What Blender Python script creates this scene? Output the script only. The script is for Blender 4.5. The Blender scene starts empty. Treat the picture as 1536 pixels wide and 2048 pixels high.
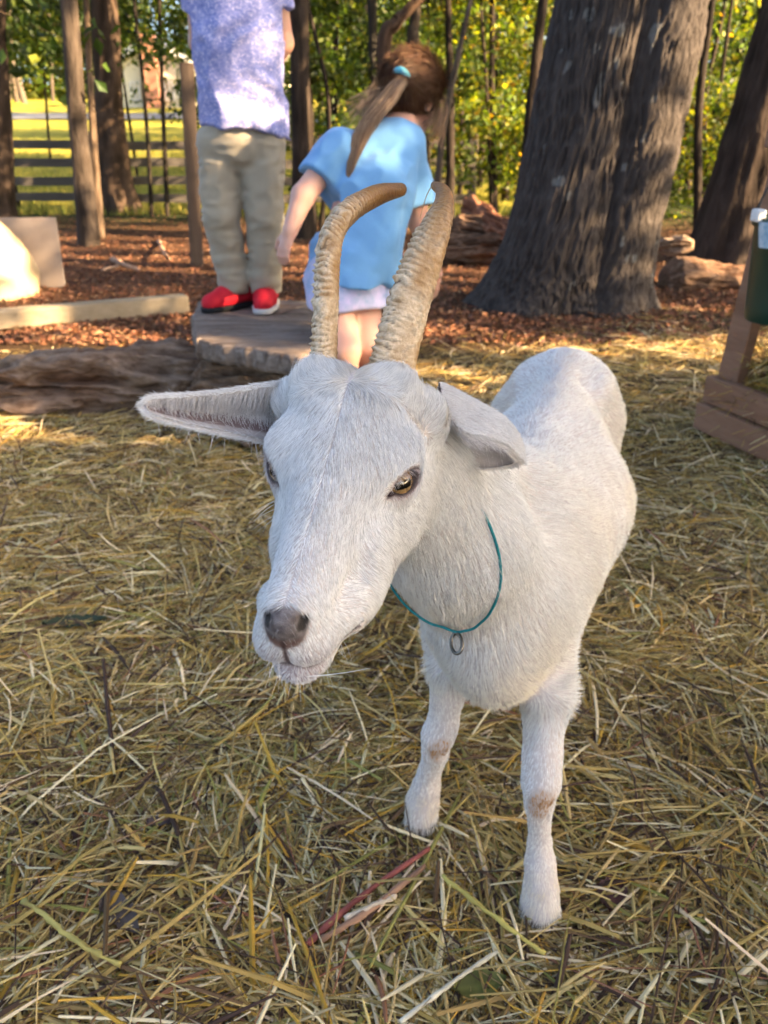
import bpy, math, random
import numpy as np
from mathutils import Vector, Matrix

random.seed(7)
RNG = np.random.default_rng(11)
scn = bpy.context.scene
COL = scn.collection

# ------------------------------------------------------------------ camera
CAM_H = 0.90
PITCH = math.radians(25.0)
FPX = 1538.0                       # focal length in pixels of the 1536 x 2048 photograph
cam_d = bpy.data.cameras.new('camera')
cam = bpy.data.objects.new('camera', cam_d)
COL.objects.link(cam)
cam.location = (0, 0, CAM_H)
cam.rotation_euler = (math.pi / 2 - PITCH, 0, 0)
cam_d.sensor_fit = 'VERTICAL'
cam_d.sensor_height = 36.0
cam_d.lens = 36.0 * FPX / 2048.0
cam_d.clip_start = 0.02
cam_d.clip_end = 600
cam_d.dof.use_dof = True
cam_d.dof.focus_distance = 0.53
cam_d.dof.aperture_fstop = 11.5
cam_d.dof.aperture_blades = 0
scn.camera = cam

# ------------------------------------------------------------------ sky, sun, exposure
SUN_EL = math.radians(24.0)
SUN_AZ = math.radians(112.0)       # clockwise from +Y: from the right and a little behind the camera
SUN = np.array([math.sin(SUN_AZ) * math.cos(SUN_EL), math.cos(SUN_AZ) * math.cos(SUN_EL), math.sin(SUN_EL)])
world = bpy.data.worlds.new('World')
scn.world = world
world.use_nodes = True
wn = world.node_tree
bg = wn.nodes['Background']
sky = wn.nodes.new('ShaderNodeTexSky')
sky.sky_type = 'NISHITA'
sky.sun_disc = False
sky.sun_elevation = SUN_EL
sky.sun_rotation = SUN_AZ
sky.air_density = 0.75
sky.dust_density = 3.0
sky.ozone_density = 0.3
wn.links.new(sky.outputs[0], bg.inputs[0])
bg.inputs[1].default_value = 0.07
sun_d = bpy.data.lights.new('sun', 'SUN')
sun_d.energy = 5.0
sun_d.angle = math.radians(0.55)
sun_d.color = (1.0, 0.72, 0.42)
sun = bpy.data.objects.new('sun', sun_d)
COL.objects.link(sun)
sun.location = (20, -8, 12)
sun.rotation_euler = Vector(SUN).to_track_quat('Z', 'Y').to_euler()
scn.view_settings.view_transform = 'Standard'
scn.view_settings.look = 'None'
scn.view_settings.exposure = 2.98
scn.view_settings.gamma = 1.0
scn.view_settings.use_curve_mapping = False
scn.cycles.use_denoising = True
scn.cycles.use_adaptive_sampling = True
scn.cycles.adaptive_threshold = 0.06
scn.cycles.max_bounces = 6
scn.cycles.diffuse_bounces = 3
scn.cycles.glossy_bounces = 2
scn.cycles.transmission_bounces = 3
scn.cycles.transparent_max_bounces = 4
scn.cycles.sample_clamp_indirect = 6
scn.cycles.caustics_reflective = False
scn.cycles.caustics_refractive = False

# ------------------------------------------------------------------ picture <-> place
FW = np.array([0, math.cos(PITCH), -math.sin(PITCH)])
UP = np.array([0, math.sin(PITCH), math.cos(PITCH)])
RT = np.array([1.0, 0, 0])
CP = np.array([0, 0, CAM_H])


def ray(px, py):
    return FW + RT * (px - 768) / FPX + UP * (1024 - py) / FPX


def gnd(px, py, z=0.0):            # where the view through a pixel meets the level z
    r = ray(px, py)
    return CP + r * ((z - CAM_H) / r[2])


def far(px, py, D):                # the point at horizontal distance D
    r = ray(px, py)
    return CP + r * (D / r[1])


def dep(px, py, d):                # the point at depth d along the view axis
    return CP + ray(px, py) * d


# ------------------------------------------------------------------ scene helpers
def tag(o, label=None, cat=None, group=None, kind=None):
    if label: o['label'] = label
    if cat: o['category'] = cat
    if group: o['group'] = group
    if kind: o['kind'] = kind
    return o


def empty(name, loc, label, cat, group=None):
    o = bpy.data.objects.new(name, None)
    o.empty_display_size = 0.05
    o.location = loc
    COL.objects.link(o)
    return tag(o, label, cat, group)


def mesh_np(name, V, Fa, cols=None, smooth=True):
    """one mesh from arrays; Fa is one (n,k) int array or a list of them"""
    V = np.ascontiguousarray(V, np.float32)
    fs = Fa if isinstance(Fa, list) else [Fa]
    fs = [np.asarray(f, np.int32) for f in fs if len(f)]
    me = bpy.data.meshes.new(name)
    me.vertices.add(len(V))
    me.vertices.foreach_set('co', V.ravel())
    li = np.concatenate([f.ravel() for f in fs])
    tot = np.concatenate([np.full(len(f), f.shape[1], np.int32) for f in fs])
    st = np.concatenate([[0], np.cumsum(tot)[:-1]]).astype(np.int32)
    me.loops.add(len(li))
    me.loops.foreach_set('vertex_index', li)
    me.polygons.add(len(tot))
    me.polygons.foreach_set('loop_start', st)
    try:
        me.polygons.foreach_set('loop_total', tot)
    except Exception:
        pass
    me.polygons.foreach_set('use_smooth', np.full(len(tot), smooth, bool))
    me.update(calc_edges=True)
    if cols is not None:
        cols = np.asarray(cols, np.float32)
        if cols.shape[1] == 3:
            cols = np.concatenate([cols, np.ones((len(cols), 1), np.float32)], 1)
        a = me.attributes.new('Col', 'FLOAT_COLOR', 'POINT')
        a.data.foreach_set('color', np.ascontiguousarray(cols).ravel())
    return me


def add(name, me, mat, parent=None, world_coords=True):
    o = bpy.data.objects.new(name, me)
    COL.objects.link(o)
    if mat is not None and not me.materials:
        me.materials.append(mat)
    if parent is not None:
        o.parent = parent
        if world_coords:
            o.matrix_parent_inverse = Matrix.Translation(-Vector(parent.location))
    return o


class MB:
    """collects polygons; build() links them as one mesh object"""
    def __init__(s):
        s.v, s.f = [], []

    def poly(s, pts, faces):
        o = len(s.v)
        s.v += [tuple(map(float, p)) for p in pts]
        s.f += [tuple(i + o for i in f) for f in faces]

    def box(s, c, size, rz=0.0, rot=None, jit=0.0):
        x, y, z = [v / 2 for v in size]
        P = [(-x, -y, -z), (x, -y, -z), (x, y, -z), (-x, y, -z), (-x, -y, z), (x, -y, z), (x, y, z), (-x, y, z)]
        m = rot if rot is not None else Matrix.Rotation(rz, 3, 'Z')
        P = [tuple(m @ (Vector(p) + Vector([random.uniform(-jit, jit) for _ in range(3)])) + Vector(c)) for p in P]
        s.poly(P, [(0, 3, 2, 1), (4, 5, 6, 7), (0, 1, 5, 4), (1, 2, 6, 5), (2, 3, 7, 6), (3, 0, 4, 7)])

    def bar(s, a, b, w, h, up=(0, 0, 1)):
        a, b = Vector(a), Vector(b)
        d = (b - a)
        L = d.length
        d.normalize()
        u = Vector(up)
        u = (u - d * u.dot(d)).normalized()
        r = d.cross(u)
        m = Matrix((d, r, u)).transposed()
        s.box((a + b) / 2, (L, w, h), rot=m)

    def tube(s, pts, rad, n=8, cap=True):
        V, Fq = tube_arrays(pts, rad, n)
        fl = [tuple(q) for q in Fq]
        m = len(pts)
        if cap:
            fl.append(tuple(range(n - 1, -1, -1)))
            fl.append(tuple((m - 1) * n + i for i in range(n)))
        s.poly(V, fl)

    def build(s, name, mat, parent=None, smooth=False, bevel=0.0):
        me = bpy.data.meshes.new(name)
        me.from_pydata(s.v, [], s.f)
        me.update()
        if smooth:
            me.polygons.foreach_set('use_smooth', [True] * len(me.polygons))
        o = add(name, me, mat, parent)
        if bevel:
            b = o.modifiers.new('bevel', 'BEVEL')
            b.width = bevel
            b.segments = 2
            b.limit_method = 'ANGLE'
        return o


def frames(pts):
    P = np.asarray(pts, float)
    T = np.gradient(P, axis=0)
    T /= np.linalg.norm(T, axis=1)[:, None] + 1e-12
    u = np.array([0, 0, 1.0]) if abs(T[0][2]) < 0.9 else np.array([1.0, 0, 0])
    U = np.zeros_like(P)
    for i in range(len(P)):
        u = u - T[i] * (u @ T[i])
        u = u / (np.linalg.norm(u) + 1e-12)
        U[i] = u
    return P, T, U, np.cross(T, U)


def tube_arrays(pts, rad, n=8):
    P, T, U, W = frames(pts)
    rad = np.broadcast_to(np.asarray(rad, float), (len(P),))
    a = np.linspace(0, 2 * math.pi, n, endpoint=False)
    V = P[:, None] + rad[:, None, None] * (np.cos(a)[None, :, None] * U[:, None] + np.sin(a)[None, :, None] * W[:, None])
    i = np.arange(len(P) - 1)[:, None] * n
    j = np.arange(n)[None]
    k = (j + 1) % n
    Fq = np.stack([i + j, i + k, i + n + k, i + n + j], -1).reshape(-1, 4)
    return V.reshape(-1, 3), Fq


def spline(pts, n):
    """Catmull-Rom through points (any dimension)"""
    P = np.asarray(pts, float)
    P = np.concatenate([[2 * P[0] - P[1]], P, [2 * P[-1] - P[-2]]])
    m = len(P) - 3
    t = np.linspace(0, m - 1e-9, n)
    i = t.astype(int)
    f = (t - i)[:, None]
    a, b, c, d = P[i], P[i + 1], P[i + 2], P[i + 3]
    return 0.5 * ((2 * b) + (-a + c) * f + (2 * a - 5 * b + 4 * c - d) * f ** 2 + (-a + 3 * b - 3 * c + d) * f ** 3)


# ------------------------------------------------------------------ noise
def _h(i, j, k, s):
    n = (i.astype(np.int64) * 374761393 + j.astype(np.int64) * 668265263 + k.astype(np.int64) * 2147483647 + s * 974711) & 0xffffffff
    n = ((n ^ (n >> 13)) * 1274126177) & 0xffffffff
    n = ((n ^ (n >> 16)) * 2246822519) & 0xffffffff
    return ((n ^ (n >> 15)) & 0xffff) / 65535.0


def noise(P, scale=1.0, seed=0):
    """value noise in [-1,1] at points (n,3); scale may be one number per axis"""
    Q = np.asarray(P, float) * scale
    I = np.floor(Q).astype(np.int64)
    f = Q - I
    f = f * f * (3 - 2 * f)
    r = 0
    for a in (0, 1):
        for b in (0, 1):
            for c in (0, 1):
                w = (f[..., 0] if a else 1 - f[..., 0]) * (f[..., 1] if b else 1 - f[..., 1]) * (f[..., 2] if c else 1 - f[..., 2])
                r = r + w * _h(I[..., 0] + a, I[..., 1] + b, I[..., 2] + c, seed)
    return r * 2 - 1


def fbm(P, scale=1.0, octv=4, seed=0):
    r, a = 0, 0.5
    sc = np.asarray(scale, float)
    for o in range(octv):
        r = r + a * noise(P, sc * 2 ** o, seed + o * 17)
        a *= 0.5
    return r


def sstep(a, b, x):
    t = np.clip((x - a) / (b - a), 0, 1)
    return t * t * (3 - 2 * t)


# ------------------------------------------------------------------ implicit shapes -> one continuous mesh
class Field:
    def __init__(s, xs, ys, zs):
        s.ax = [np.asarray(a, np.float32) for a in (xs, ys, zs)]
        s.v = np.full([len(a) for a in s.ax], 9.0, np.float32)

    def _sl(s, lo, hi):
        sl = []
        for a, l, h in zip(s.ax, lo, hi):
            i, j = np.searchsorted(a, l) - 2, np.searchsorted(a, h) + 2
            sl.append(slice(max(i, 0), min(max(j, 1), len(a))))
        return tuple(sl)

    def _pts(s, sl):
        g = np.meshgrid(*[a[q] for a, q in zip(s.ax, sl)], indexing='ij')
        return np.stack(g, -1)

    def join(s, prim, k=0.01):
        fn, lo, hi = prim
        sl = s._sl(np.asarray(lo) - k - 0.01, np.asarray(hi) + k + 0.01)
        d = fn(s._pts(sl))
        v = s.v[sl]
        if k > 0:
            h = np.clip(0.5 + 0.5 * (v - d) / k, 0, 1)
            s.v[sl] = v * (1 - h) + d * h - k * h * (1 - h)
        else:
            s.v[sl] = np.minimum(v, d)

    def cut(s, prim, k=0.004):
        fn, lo, hi = prim
        sl = s._sl(np.asarray(lo) - k - 0.004, np.asarray(hi) + k + 0.004)
        d = -fn(s._pts(sl))
        v = s.v[sl]
        h = np.clip(0.5 - 0.5 * (v - d) / k, 0, 1)
        s.v[sl] = v * (1 - h) + d * h + k * h * (1 - h)

    def displace(s, fn):
        m = np.abs(s.v) < 0.05
        idx = np.nonzero(m)
        P = np.stack([s.ax[i][idx[i]] for i in range(3)], -1)
        s.v[idx] -= fn(P).astype(np.float32)

    def mesh(s):
        v = s.v
        ins = v < 0
        nx, ny, nz = v.shape
        c = np.zeros((nx - 1, ny - 1, nz - 1), np.int8)
        for a in (0, 1):
            for b in (0, 1):
                for d in (0, 1):
                    c += ins[a:nx - 1 + a, b:ny - 1 + b, d:nz - 1 + d]
        act = (c > 0) & (c < 8)
        I = np.stack(np.nonzero(act), -1)
        vid = np.full(act.shape, -1, np.int32)
        vid[act] = np.arange(len(I))
        sm = np.zeros((len(I), 3))
        cnt = np.zeros(len(I))
        crn = [(a, b, d) for a in (0, 1) for b in (0, 1) for d in (0, 1)]
        val = {q: v[I[:, 0] + q[0], I[:, 1] + q[1], I[:, 2] + q[2]].astype(float) for q in crn}
        for p in crn:
            for axn in range(3):
                if p[axn]: continue
                q = list(p); q[axn] = 1; q = tuple(q)
                va, vb = val[p], val[q]
                x = (va < 0) != (vb < 0)
                t = np.where(x, va / (va - vb + 1e-20), 0)
                pos = np.zeros((len(I), 3))
                for m in range(3):
                    pos[:, m] = p[m]
                pos[:, axn] = t
                sm[x] += pos[x]
                cnt[x] += 1
        loc = sm / cnt[:, None]
        V = np.zeros((len(I), 3))
        for m in range(3):
            a = s.ax[m].astype(float)
            V[:, m] = a[I[:, m]] + loc[:, m] * (a[I[:, m] + 1] - a[I[:, m]])
        Fs = []
        for axn in range(3):
            b, d = [(1, 2), (2, 0), (0, 1)][axn]
            sa = [slice(None)] * 3; sb = [slice(None)] * 3
            sa[axn] = slice(0, -1); sb[axn] = slice(1, None)
            A, B = ins[tuple(sa)], ins[tuple(sb)]
            E = np.stack(np.nonzero(A != B), -1)
            E = E[(E[:, b] > 0) & (E[:, d] > 0) & (E[:, b] < v.shape[b] - 1) & (E[:, d] < v.shape[d] - 1)]
            o = A[E[:, 0], E[:, 1], E[:, 2]]
            def at(db, dd):
                Q = E.copy(); Q[:, b] += db; Q[:, d] += dd
                return vid[Q[:, 0], Q[:, 1], Q[:, 2]]
            q = np.stack([at(-1, -1), at(0, -1), at(0, 0), at(-1, 0)], -1)
            q[~o] = q[~o][:, ::-1]
            Fs.append(q)
        Fq = np.concatenate(Fs)
        return V, Fq[(Fq >= 0).all(1)]


def relax(V, Fq, it=2, w=0.5):
    for _ in range(it):
        s = np.zeros_like(V); n = np.zeros(len(V))
        for k in range(Fq.shape[1]):
            np.add.at(s, Fq[:, k], V[Fq[:, (k + 1) % Fq.shape[1]]])
            np.add.at(n, Fq[:, k], 1)
        V = V * (1 - w) + w * s / np.maximum(n, 1)[:, None]
    return V


def vnormals(V, Fq):
    n = np.cross(V[Fq[:, 2]] - V[Fq[:, 0]], V[Fq[:, 3]] - V[Fq[:, 1]])
    N = np.zeros_like(V)
    for k in range(4):
        np.add.at(N, Fq[:, k], n)
    return N / (np.linalg.norm(N, axis=1)[:, None] + 1e-15)


def cone(a, b, ra, rb, flat=None):
    """tapered capsule; flat=(axis, factor) widens it along an axis"""
    a, b = np.asarray(a, float), np.asarray(b, float)
    r = max(ra, rb) * (max(flat[1], 1) if flat else 1)
    lo, hi = np.minimum(a, b) - r, np.maximum(a, b) + r
    ba = b - a
    L2 = ba @ ba + 1e-12

    def fn(P):
        p = P - a.astype(np.float32)
        h = np.clip((p @ ba.astype(np.float32)) / L2, 0, 1)
        q = p - h[..., None] * ba.astype(np.float32)
        if flat:
            n = np.asarray(flat[0], float); n = n / np.linalg.norm(n)
            q = q + (q @ n.astype(np.float32))[..., None] * (n * (1 / flat[1] - 1)).astype(np.float32)
        return (np.sqrt((q * q).sum(-1)) - (ra + (rb - ra) * h)).astype(np.float32)
    return fn, lo, hi


def blob(c, r, R=None):
    """ellipsoid; columns of R are its axes"""
    c, r = np.asarray(c, float), np.asarray(r, float)
    R = np.eye(3) if R is None else np.asarray(R, float)
    ext = np.sqrt(((R * r) ** 2).sum(1))

    def fn(P):
        q = (P - c.astype(np.float32)) @ R.astype(np.float32)
        k0 = np.sqrt(((q / r) ** 2).sum(-1))
        k1 = np.sqrt(((q / (r * r)) ** 2).sum(-1)) + 1e-9
        return (k0 * (k0 - 1) / k1).astype(np.float32)
    return fn, c - ext, c + ext


def half(n, p, lo, hi):
    """half-space: the side of p that n points to is cut away"""
    n = np.asarray(n, float) / np.linalg.norm(n)
    p = np.asarray(p, float)
    return (lambda P: -((P - p.astype(np.float32)) @ n.astype(np.float32))), np.asarray(lo, float), np.asarray(hi, float)


# ------------------------------------------------------------------ materials
def mat(name, rough=0.8, color=None, attr=False, spec=0.3, noise_amt=0.0, noise_scale=20.0, dark=(0.5, 0.5, 0.5),
        bump=0.0, bump_scale=60.0, stretch=None, trans=0.0, trans_col=None, sheen=0.0, coat=0.0, sss=0.0, detail=6.0):
    m = bpy.data.materials.new(name)
    m.use_nodes = True
    nt = m.node_tree
    N, Lk = nt.nodes, nt.links
    b = N['Principled BSDF']
    b.inputs['Roughness'].default_value = rough
    b.inputs['Specular IOR Level'].default_value = spec
    b.inputs['Sheen Weight'].default_value = sheen
    b.inputs['Coat Weight'].default_value = coat
    if sss:
        b.inputs['Subsurface Weight'].default_value = sss
        b.inputs['Subsurface Radius'].default_value = (0.01, 0.004, 0.003)
    src = None
    if attr:
        a = N.new('ShaderNodeAttribute'); a.attribute_name = 'Col'
        src = a.outputs['Color']
    else:
        c = N.new('ShaderNodeRGB'); c.outputs[0].default_value = (*color, 1)
        src = c.outputs[0]
    vec = None
    if noise_amt or bump:
        tc = N.new('ShaderNodeTexCoord')
        mp = N.new('ShaderNodeMapping')
        if stretch: mp.inputs['Scale'].default_value = stretch
        Lk.new(tc.outputs['Object'], mp.inputs['Vector'])
        vec = mp.outputs['Vector']
    if noise_amt:
        t = N.new('ShaderNodeTexNoise')
        t.inputs['Scale'].default_value = noise_scale
        t.inputs['Detail'].default_value = detail
        t.inputs['Roughness'].default_value = 0.65
        Lk.new(vec, t.inputs['Vector'])
        r = N.new('ShaderNodeMapRange')
        r.inputs['From Min'].default_value = 0.35; r.inputs['From Max'].default_value = 0.68
        Lk.new(t.outputs['Fac'], r.inputs['Value'])
        mul = N.new('ShaderNodeMath'); mul.operation = 'MULTIPLY'; mul.inputs[1].default_value = noise_amt
        Lk.new(r.outputs[0], mul.inputs[0])
        mx = N.new('ShaderNodeMix'); mx.data_type = 'RGBA'; mx.blend_type = 'MULTIPLY'
        Lk.new(mul.outputs[0], mx.inputs['Factor'])
        Lk.new(src, mx.inputs['A'])
        mx.inputs['B'].default_value = (*dark, 1)
        src = mx.outputs['Result']
    Lk.new(src, b.inputs['Base Color'])
    if bump:
        t2 = N.new('ShaderNodeTexNoise')
        t2.inputs['Scale'].default_value = bump_scale
        t2.inputs['Detail'].default_value = 5
        Lk.new(vec, t2.inputs['Vector'])
        bp = N.new('ShaderNodeBump')
        bp.inputs['Strength'].default_value = 1.0
        bp.inputs['Distance'].default_value = bump
        Lk.new(t2.outputs['Fac'], bp.inputs['Height'])
        Lk.new(bp.outputs[0], b.inputs['Normal'])
    if trans:
        tr = N.new('ShaderNodeBsdfTranslucent')
        if trans_col:
            mm = N.new('ShaderNodeMix'); mm.data_type = 'RGBA'; mm.blend_type = 'MULTIPLY'
            mm.inputs['Factor'].default_value = 1
            Lk.new(src, mm.inputs['A']); mm.inputs['B'].default_value = (*trans_col, 1)
            Lk.new(mm.outputs['Result'], tr.inputs['Color'])
        else:
            Lk.new(src, tr.inputs['Color'])
        ms = N.new('ShaderNodeMixShader'); ms.inputs[0].default_value = trans
        Lk.new(b.outputs[0], ms.inputs[1]); Lk.new(tr.outputs[0], ms.inputs[2])
        Lk.new(ms.outputs[0], N['Material Output'].inputs['Surface'])
    return m


def strands(name, P, rad, cols, material, parent=None):
    """hair curves: P (n,k,3) points, rad (n,k) radii, cols (n,3) or (n,k,3)"""
    n, k = P.shape[:2]
    c = bpy.data.hair_curves.new(name)
    c.add_curves([k] * n)
    c.attributes['position'].data.foreach_set('vector', np.ascontiguousarray(P, np.float32).ravel())
    ra = c.attributes.get('radius') or c.attributes.new('radius', 'FLOAT', 'POINT')
    ra.data.foreach_set('value', np.ascontiguousarray(np.broadcast_to(rad, (n, k)), np.float32).ravel())
    if cols.ndim == 2:
        cols = np.repeat(cols[:, None], k, 1)
    cc = np.concatenate([cols, np.ones((n, k, 1))], -1).astype(np.float32)
    ca = c.attributes.new('Col', 'FLOAT_COLOR', 'POINT')
    ca.data.foreach_set('color', np.ascontiguousarray(cc).ravel())
    c.materials.append(material)
    o = bpy.data.objects.new(name, c)
    COL.objects.link(o)
    if parent is not None:
        o.parent = parent
        o.matrix_parent_inverse = Matrix.Translation(-Vector(parent.location))
    return o


def rows(n, k): return np.arange(n)[:, None] * k


def pick(pal, n):
    pal = np.asarray(pal, float)
    w = pal[:, 3] if pal.shape[1] == 4 else np.ones(len(pal))
    i = RNG.choice(len(pal), n, p=w / w.sum())
    return pal[i, :3] * RNG.uniform(0.8, 1.2, (n, 1)) * RNG.uniform(0.95, 1.05, (n, 3))
# ================================================================== ground, pasture, road
def hill(x, y):
    return np.clip(y - 15.0, 0, 60) * 0.098 * sstep(10, -6, x)


def ground_z(x, y):
    P = np.stack([x, y, 0 * x], -1)
    near = sstep(2.6, 4.2, y + 0.5 * np.clip(-x, -1.6, 0.6))
    return -0.035 * (1 - near) - 0.006 * near + 0.010 * noise(P, 1.7, 3) * (0.4 + near) + 0.004 * noise(P, 7, 4) + hill(x, y)


def sheet(xs, ys, zf, colf):
    X, Y = np.meshgrid(xs, ys, indexing='ij')
    x, y = X.ravel(), Y.ravel()
    z = zf(x, y)
    nx, ny = len(xs), len(ys)
    i = (np.arange(nx - 1)[:, None] * ny + np.arange(ny - 1)[None]).ravel()
    q = np.stack([i, i + ny, i + ny + 1, i + 1], -1)
    return np.stack([x, y, z], -1), q, colf(x, y, z)


def grow(a, b, n, p=2.0):
    t = np.linspace(-1, 1, n)
    return np.where(t < 0, -np.abs(t) ** p * -a, np.abs(t) ** p * b)


def gcol(x, y, z):
    P = np.stack([x, y, 0 * x], -1)
    straw = np.array([0.055, 0.037, 0.017]); lit = np.array([0.105, 0.052, 0.027]); grs = np.array([0.045, 0.060, 0.018])
    a = sstep(3.4, 4.6, y + 0.5 * fbm(P, 1.3, 3, 5) - 0.5 * np.clip(x, 0, 2.2))[:, None]
    c = straw * (1 - a) + lit * a
    b = (sstep(9.5, 13.5, y + 1.5 * fbm(P, 0.5, 3, 8)))[:, None]
    c = c * (1 - b) + grs * b
    return c * (1 + 0.35 * fbm(P, 3.1, 4, 9))[:, None]


M_ground = mat('earth', rough=0.95, attr=True, spec=0.1, noise_amt=0.75, noise_scale=34, dark=(0.42, 0.36, 0.30), bump=0.02, bump_scale=45, detail=10)
xs = grow(-320, 320, 260, 3.2)
ys = -6 + 330 * np.linspace(0, 1, 300) ** 3.0
V, q, c = sheet(xs, ys, ground_z, gcol)
tag(add('ground', mesh_np('ground', V, q, c), M_ground), kind='structure')

M_past = mat('pasture_grass', rough=0.9, attr=True, spec=0.1, noise_amt=0.5, noise_scale=1.3, dark=(0.72, 0.62, 0.45), bump=0.05, bump_scale=9)


def pcol(x, y, z):
    P = np.stack([x, y, 0 * x], -1)
    c = np.tile([0.34, 0.31, 0.050], (len(x), 1))
    return c * (1 + 0.45 * fbm(P, 0.5, 3, 2))[:, None]


V, q, c = sheet(np.linspace(-70, 3.5, 120), np.linspace(14.2, 110, 110), lambda x, y: ground_z(x, y) + 0.02, pcol)
tag(add('pasture', mesh_np('pasture', V, q, c), M_past), kind='structure')
M_road = mat('asphalt', rough=0.85, color=(0.16, 0.165, 0.175), noise_amt=0.4, noise_scale=6)
V, q, c = sheet(np.linspace(-70, 3, 90), np.linspace(37.5, 41.5, 6), lambda x, y: ground_z(x, y) + 0.07, lambda x, y, z: np.zeros((len(x), 3)))
tag(add('road', mesh_np('road', V, q), M_road), kind='structure')


# ================================================================== straw and litter
def ribbons(P0, ang, L, W, z, pitch, bend, col, V3=0.35):
    """bent straws: a shallow roof section swept over 4 stations"""
    n = len(P0)
    s = np.array([-0.5, -0.17, 0.17, 0.5])
    d = np.stack([np.cos(ang) * np.cos(pitch), np.sin(ang) * np.cos(pitch), np.sin(pitch)], 1)
    sd = np.stack([-np.sin(ang), np.cos(ang), 0 * ang], 1)
    up = np.cross(d, sd)
    kink = np.stack([bend[:, 0] * 0, bend[:, 0] * 0.4, bend[:, 0] * 0.2, -bend[:, 0] * 0.5], 1)
    kz = np.stack([-bend[:, 1], bend[:, 1] * .5, bend[:, 1] * .5, -bend[:, 1]], 1)
    ctr = np.concatenate([P0, z[:, None]], 1)
    C = ctr[:, None] + (s[None] * L[:, None])[..., None] * d[:, None] + (kink * L[:, None])[..., None] * sd[:, None] + (kz * L[:, None])[..., None] * up[:, None]
    tw = np.array([0.7, 1, 1, 0.55])[None, :, None] * (W / 2)[:, None, None]
    A = C - sd[:, None] * tw
    B = C + up[:, None] * tw * 2 * V3
    D = C + sd[:, None] * tw
    Vv = np.stack([A, B, D], 2).reshape(-1, 3)           # n*4*3
    base = np.arange(n)[:, None, None] * 12
    st = np.arange(3)[None, :, None] * 3
    e = np.arange(2)[None, None, :]
    i = (base + st + e)
    q = np.stack([i, i + 1, i + 4, i + 3], -1).reshape(-1, 4)
    cc = np.repeat(col, 12, 0)
    return Vv, q, cc


STRAW = [(.49, .335, .080, 5), (.36, .24, .065, 4.5), (.65, .48, .15, 5), (.37, .28, .085, 3), (.84, .69, .33, 4.0), (.53, .31, .042, 2.4),
         (.18, .105, .04, 3.5), (.50, .44, .19, 2.2), (.08, .048, .026, 4.5), (.31, .14, .06, .6), (.29, .26, .055, 1.6)]


def hay_layer(pos, zoff, lscale=1.0, wscale=1.0, upright=0.15):
    n = len(pos)
    x, y = pos[:, 0], pos[:, 1]
    P = np.stack([x, y, 0 * x], -1)
    ang = RNG.uniform(0, math.pi, n) + 0.0
    # locally combed locks
    lock = fbm(P, 3.0, 2, 77) * 5.0
    ang = np.where(RNG.random(n) < 0.45, lock + RNG.normal(0, 0.45, n), ang)
    L = np.clip(RNG.lognormal(-2.6, 0.58, n), 0.02, 0.30) * lscale
    W = np.clip(RNG.lognormal(-6.0, 0.52, n), 0.0008, 0.0068) * wscale
    mound = 0.016 * fbm(P, 2.2, 3, 15)
    z = zoff + mound + RNG.uniform(-0.020, 0.008, n)
    pitch = RNG.normal(0, upright, n)
    bend = np.stack([RNG.normal(0, 0.11, n) * (RNG.random(n) < .3) + RNG.normal(0, .02, n), np.abs(RNG.normal(0, 0.03, n))], 1)
    col = pick(STRAW, n)
    tone = (1 + 0.4 * fbm(P, 1.6, 3, 44))[:, None]
    col = col * tone * np.array([1.0, 1.0, 1.28])
    return ribbons(pos[:, :2], ang, L, W, z, pitch, bend, col)


def clear_of_hooves(pos):
    keep = np.ones(len(pos), bool)
    for hx, hy in ((0.205, 0.69), (0.056, 0.836), (0.355, 1.45), (0.27, 1.48)):
        keep &= np.hypot(pos[:, 0] - hx, pos[:, 1] - hy) > 0.03
    return pos[keep]


n = 170000
px = RNG.uniform(-260, 1800, n); py = 2220 - (2220 - 600) * RNG.random(n) ** 0.9
r = FW[None] + RT * ((px - 768) / FPX)[:, None] + UP * ((1024 - py) / FPX)[:, None]
pos = CP + r * (-(CAM_H) / r[:, 2])[:, None]
lim = 4.0 + 0.55 * np.clip(pos[:, 0], -0.6, 1.8) + 0.35 * fbm(np.stack([pos[:, 0], pos[:, 1], 0 * px], -1), 1.1, 2, 6)
pos = pos[(pos[:, 1] < lim) & (np.abs(pos[:, 0]) < 4)]
pos = clear_of_hooves(pos)
u = np.stack([RNG.uniform(-3.2, 3.2, 26000), RNG.uniform(-1.2, 5.0, 26000), np.zeros(26000)], 1)
lim = 4.0 + 0.5 * np.clip(u[:, 0], -0.6, 1.8)
u = clear_of_hooves(u[u[:, 1] < lim])
A = [hay_layer(pos[::2], -0.006), hay_layer(pos[1::2], -0.009, .8, .6), hay_layer(u, -0.012, 1.1, 1.2)]
m = 7000
up_ = clear_of_hooves(pos[RNG.choice(len(pos), m)])
A.append(hay_layer(up_, 0.012, 1.25, 1.15, 0.22))
Vv, qq, cc, o = [], [], [], 0
for V, q, c in A:
    Vv.append(V); qq.append(q + o); cc.append(c); o += len(V)
M_hay = mat('straw', rough=0.7, attr=True, spec=0.16, trans=0.18)
hay = add('hay', mesh_np('hay', np.concatenate(Vv), np.concatenate(qq), np.concatenate(cc), smooth=False), M_hay)
tag(hay, 'loose yellow hay spread over the ground round the goat', 'hay', kind='stuff')


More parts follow.
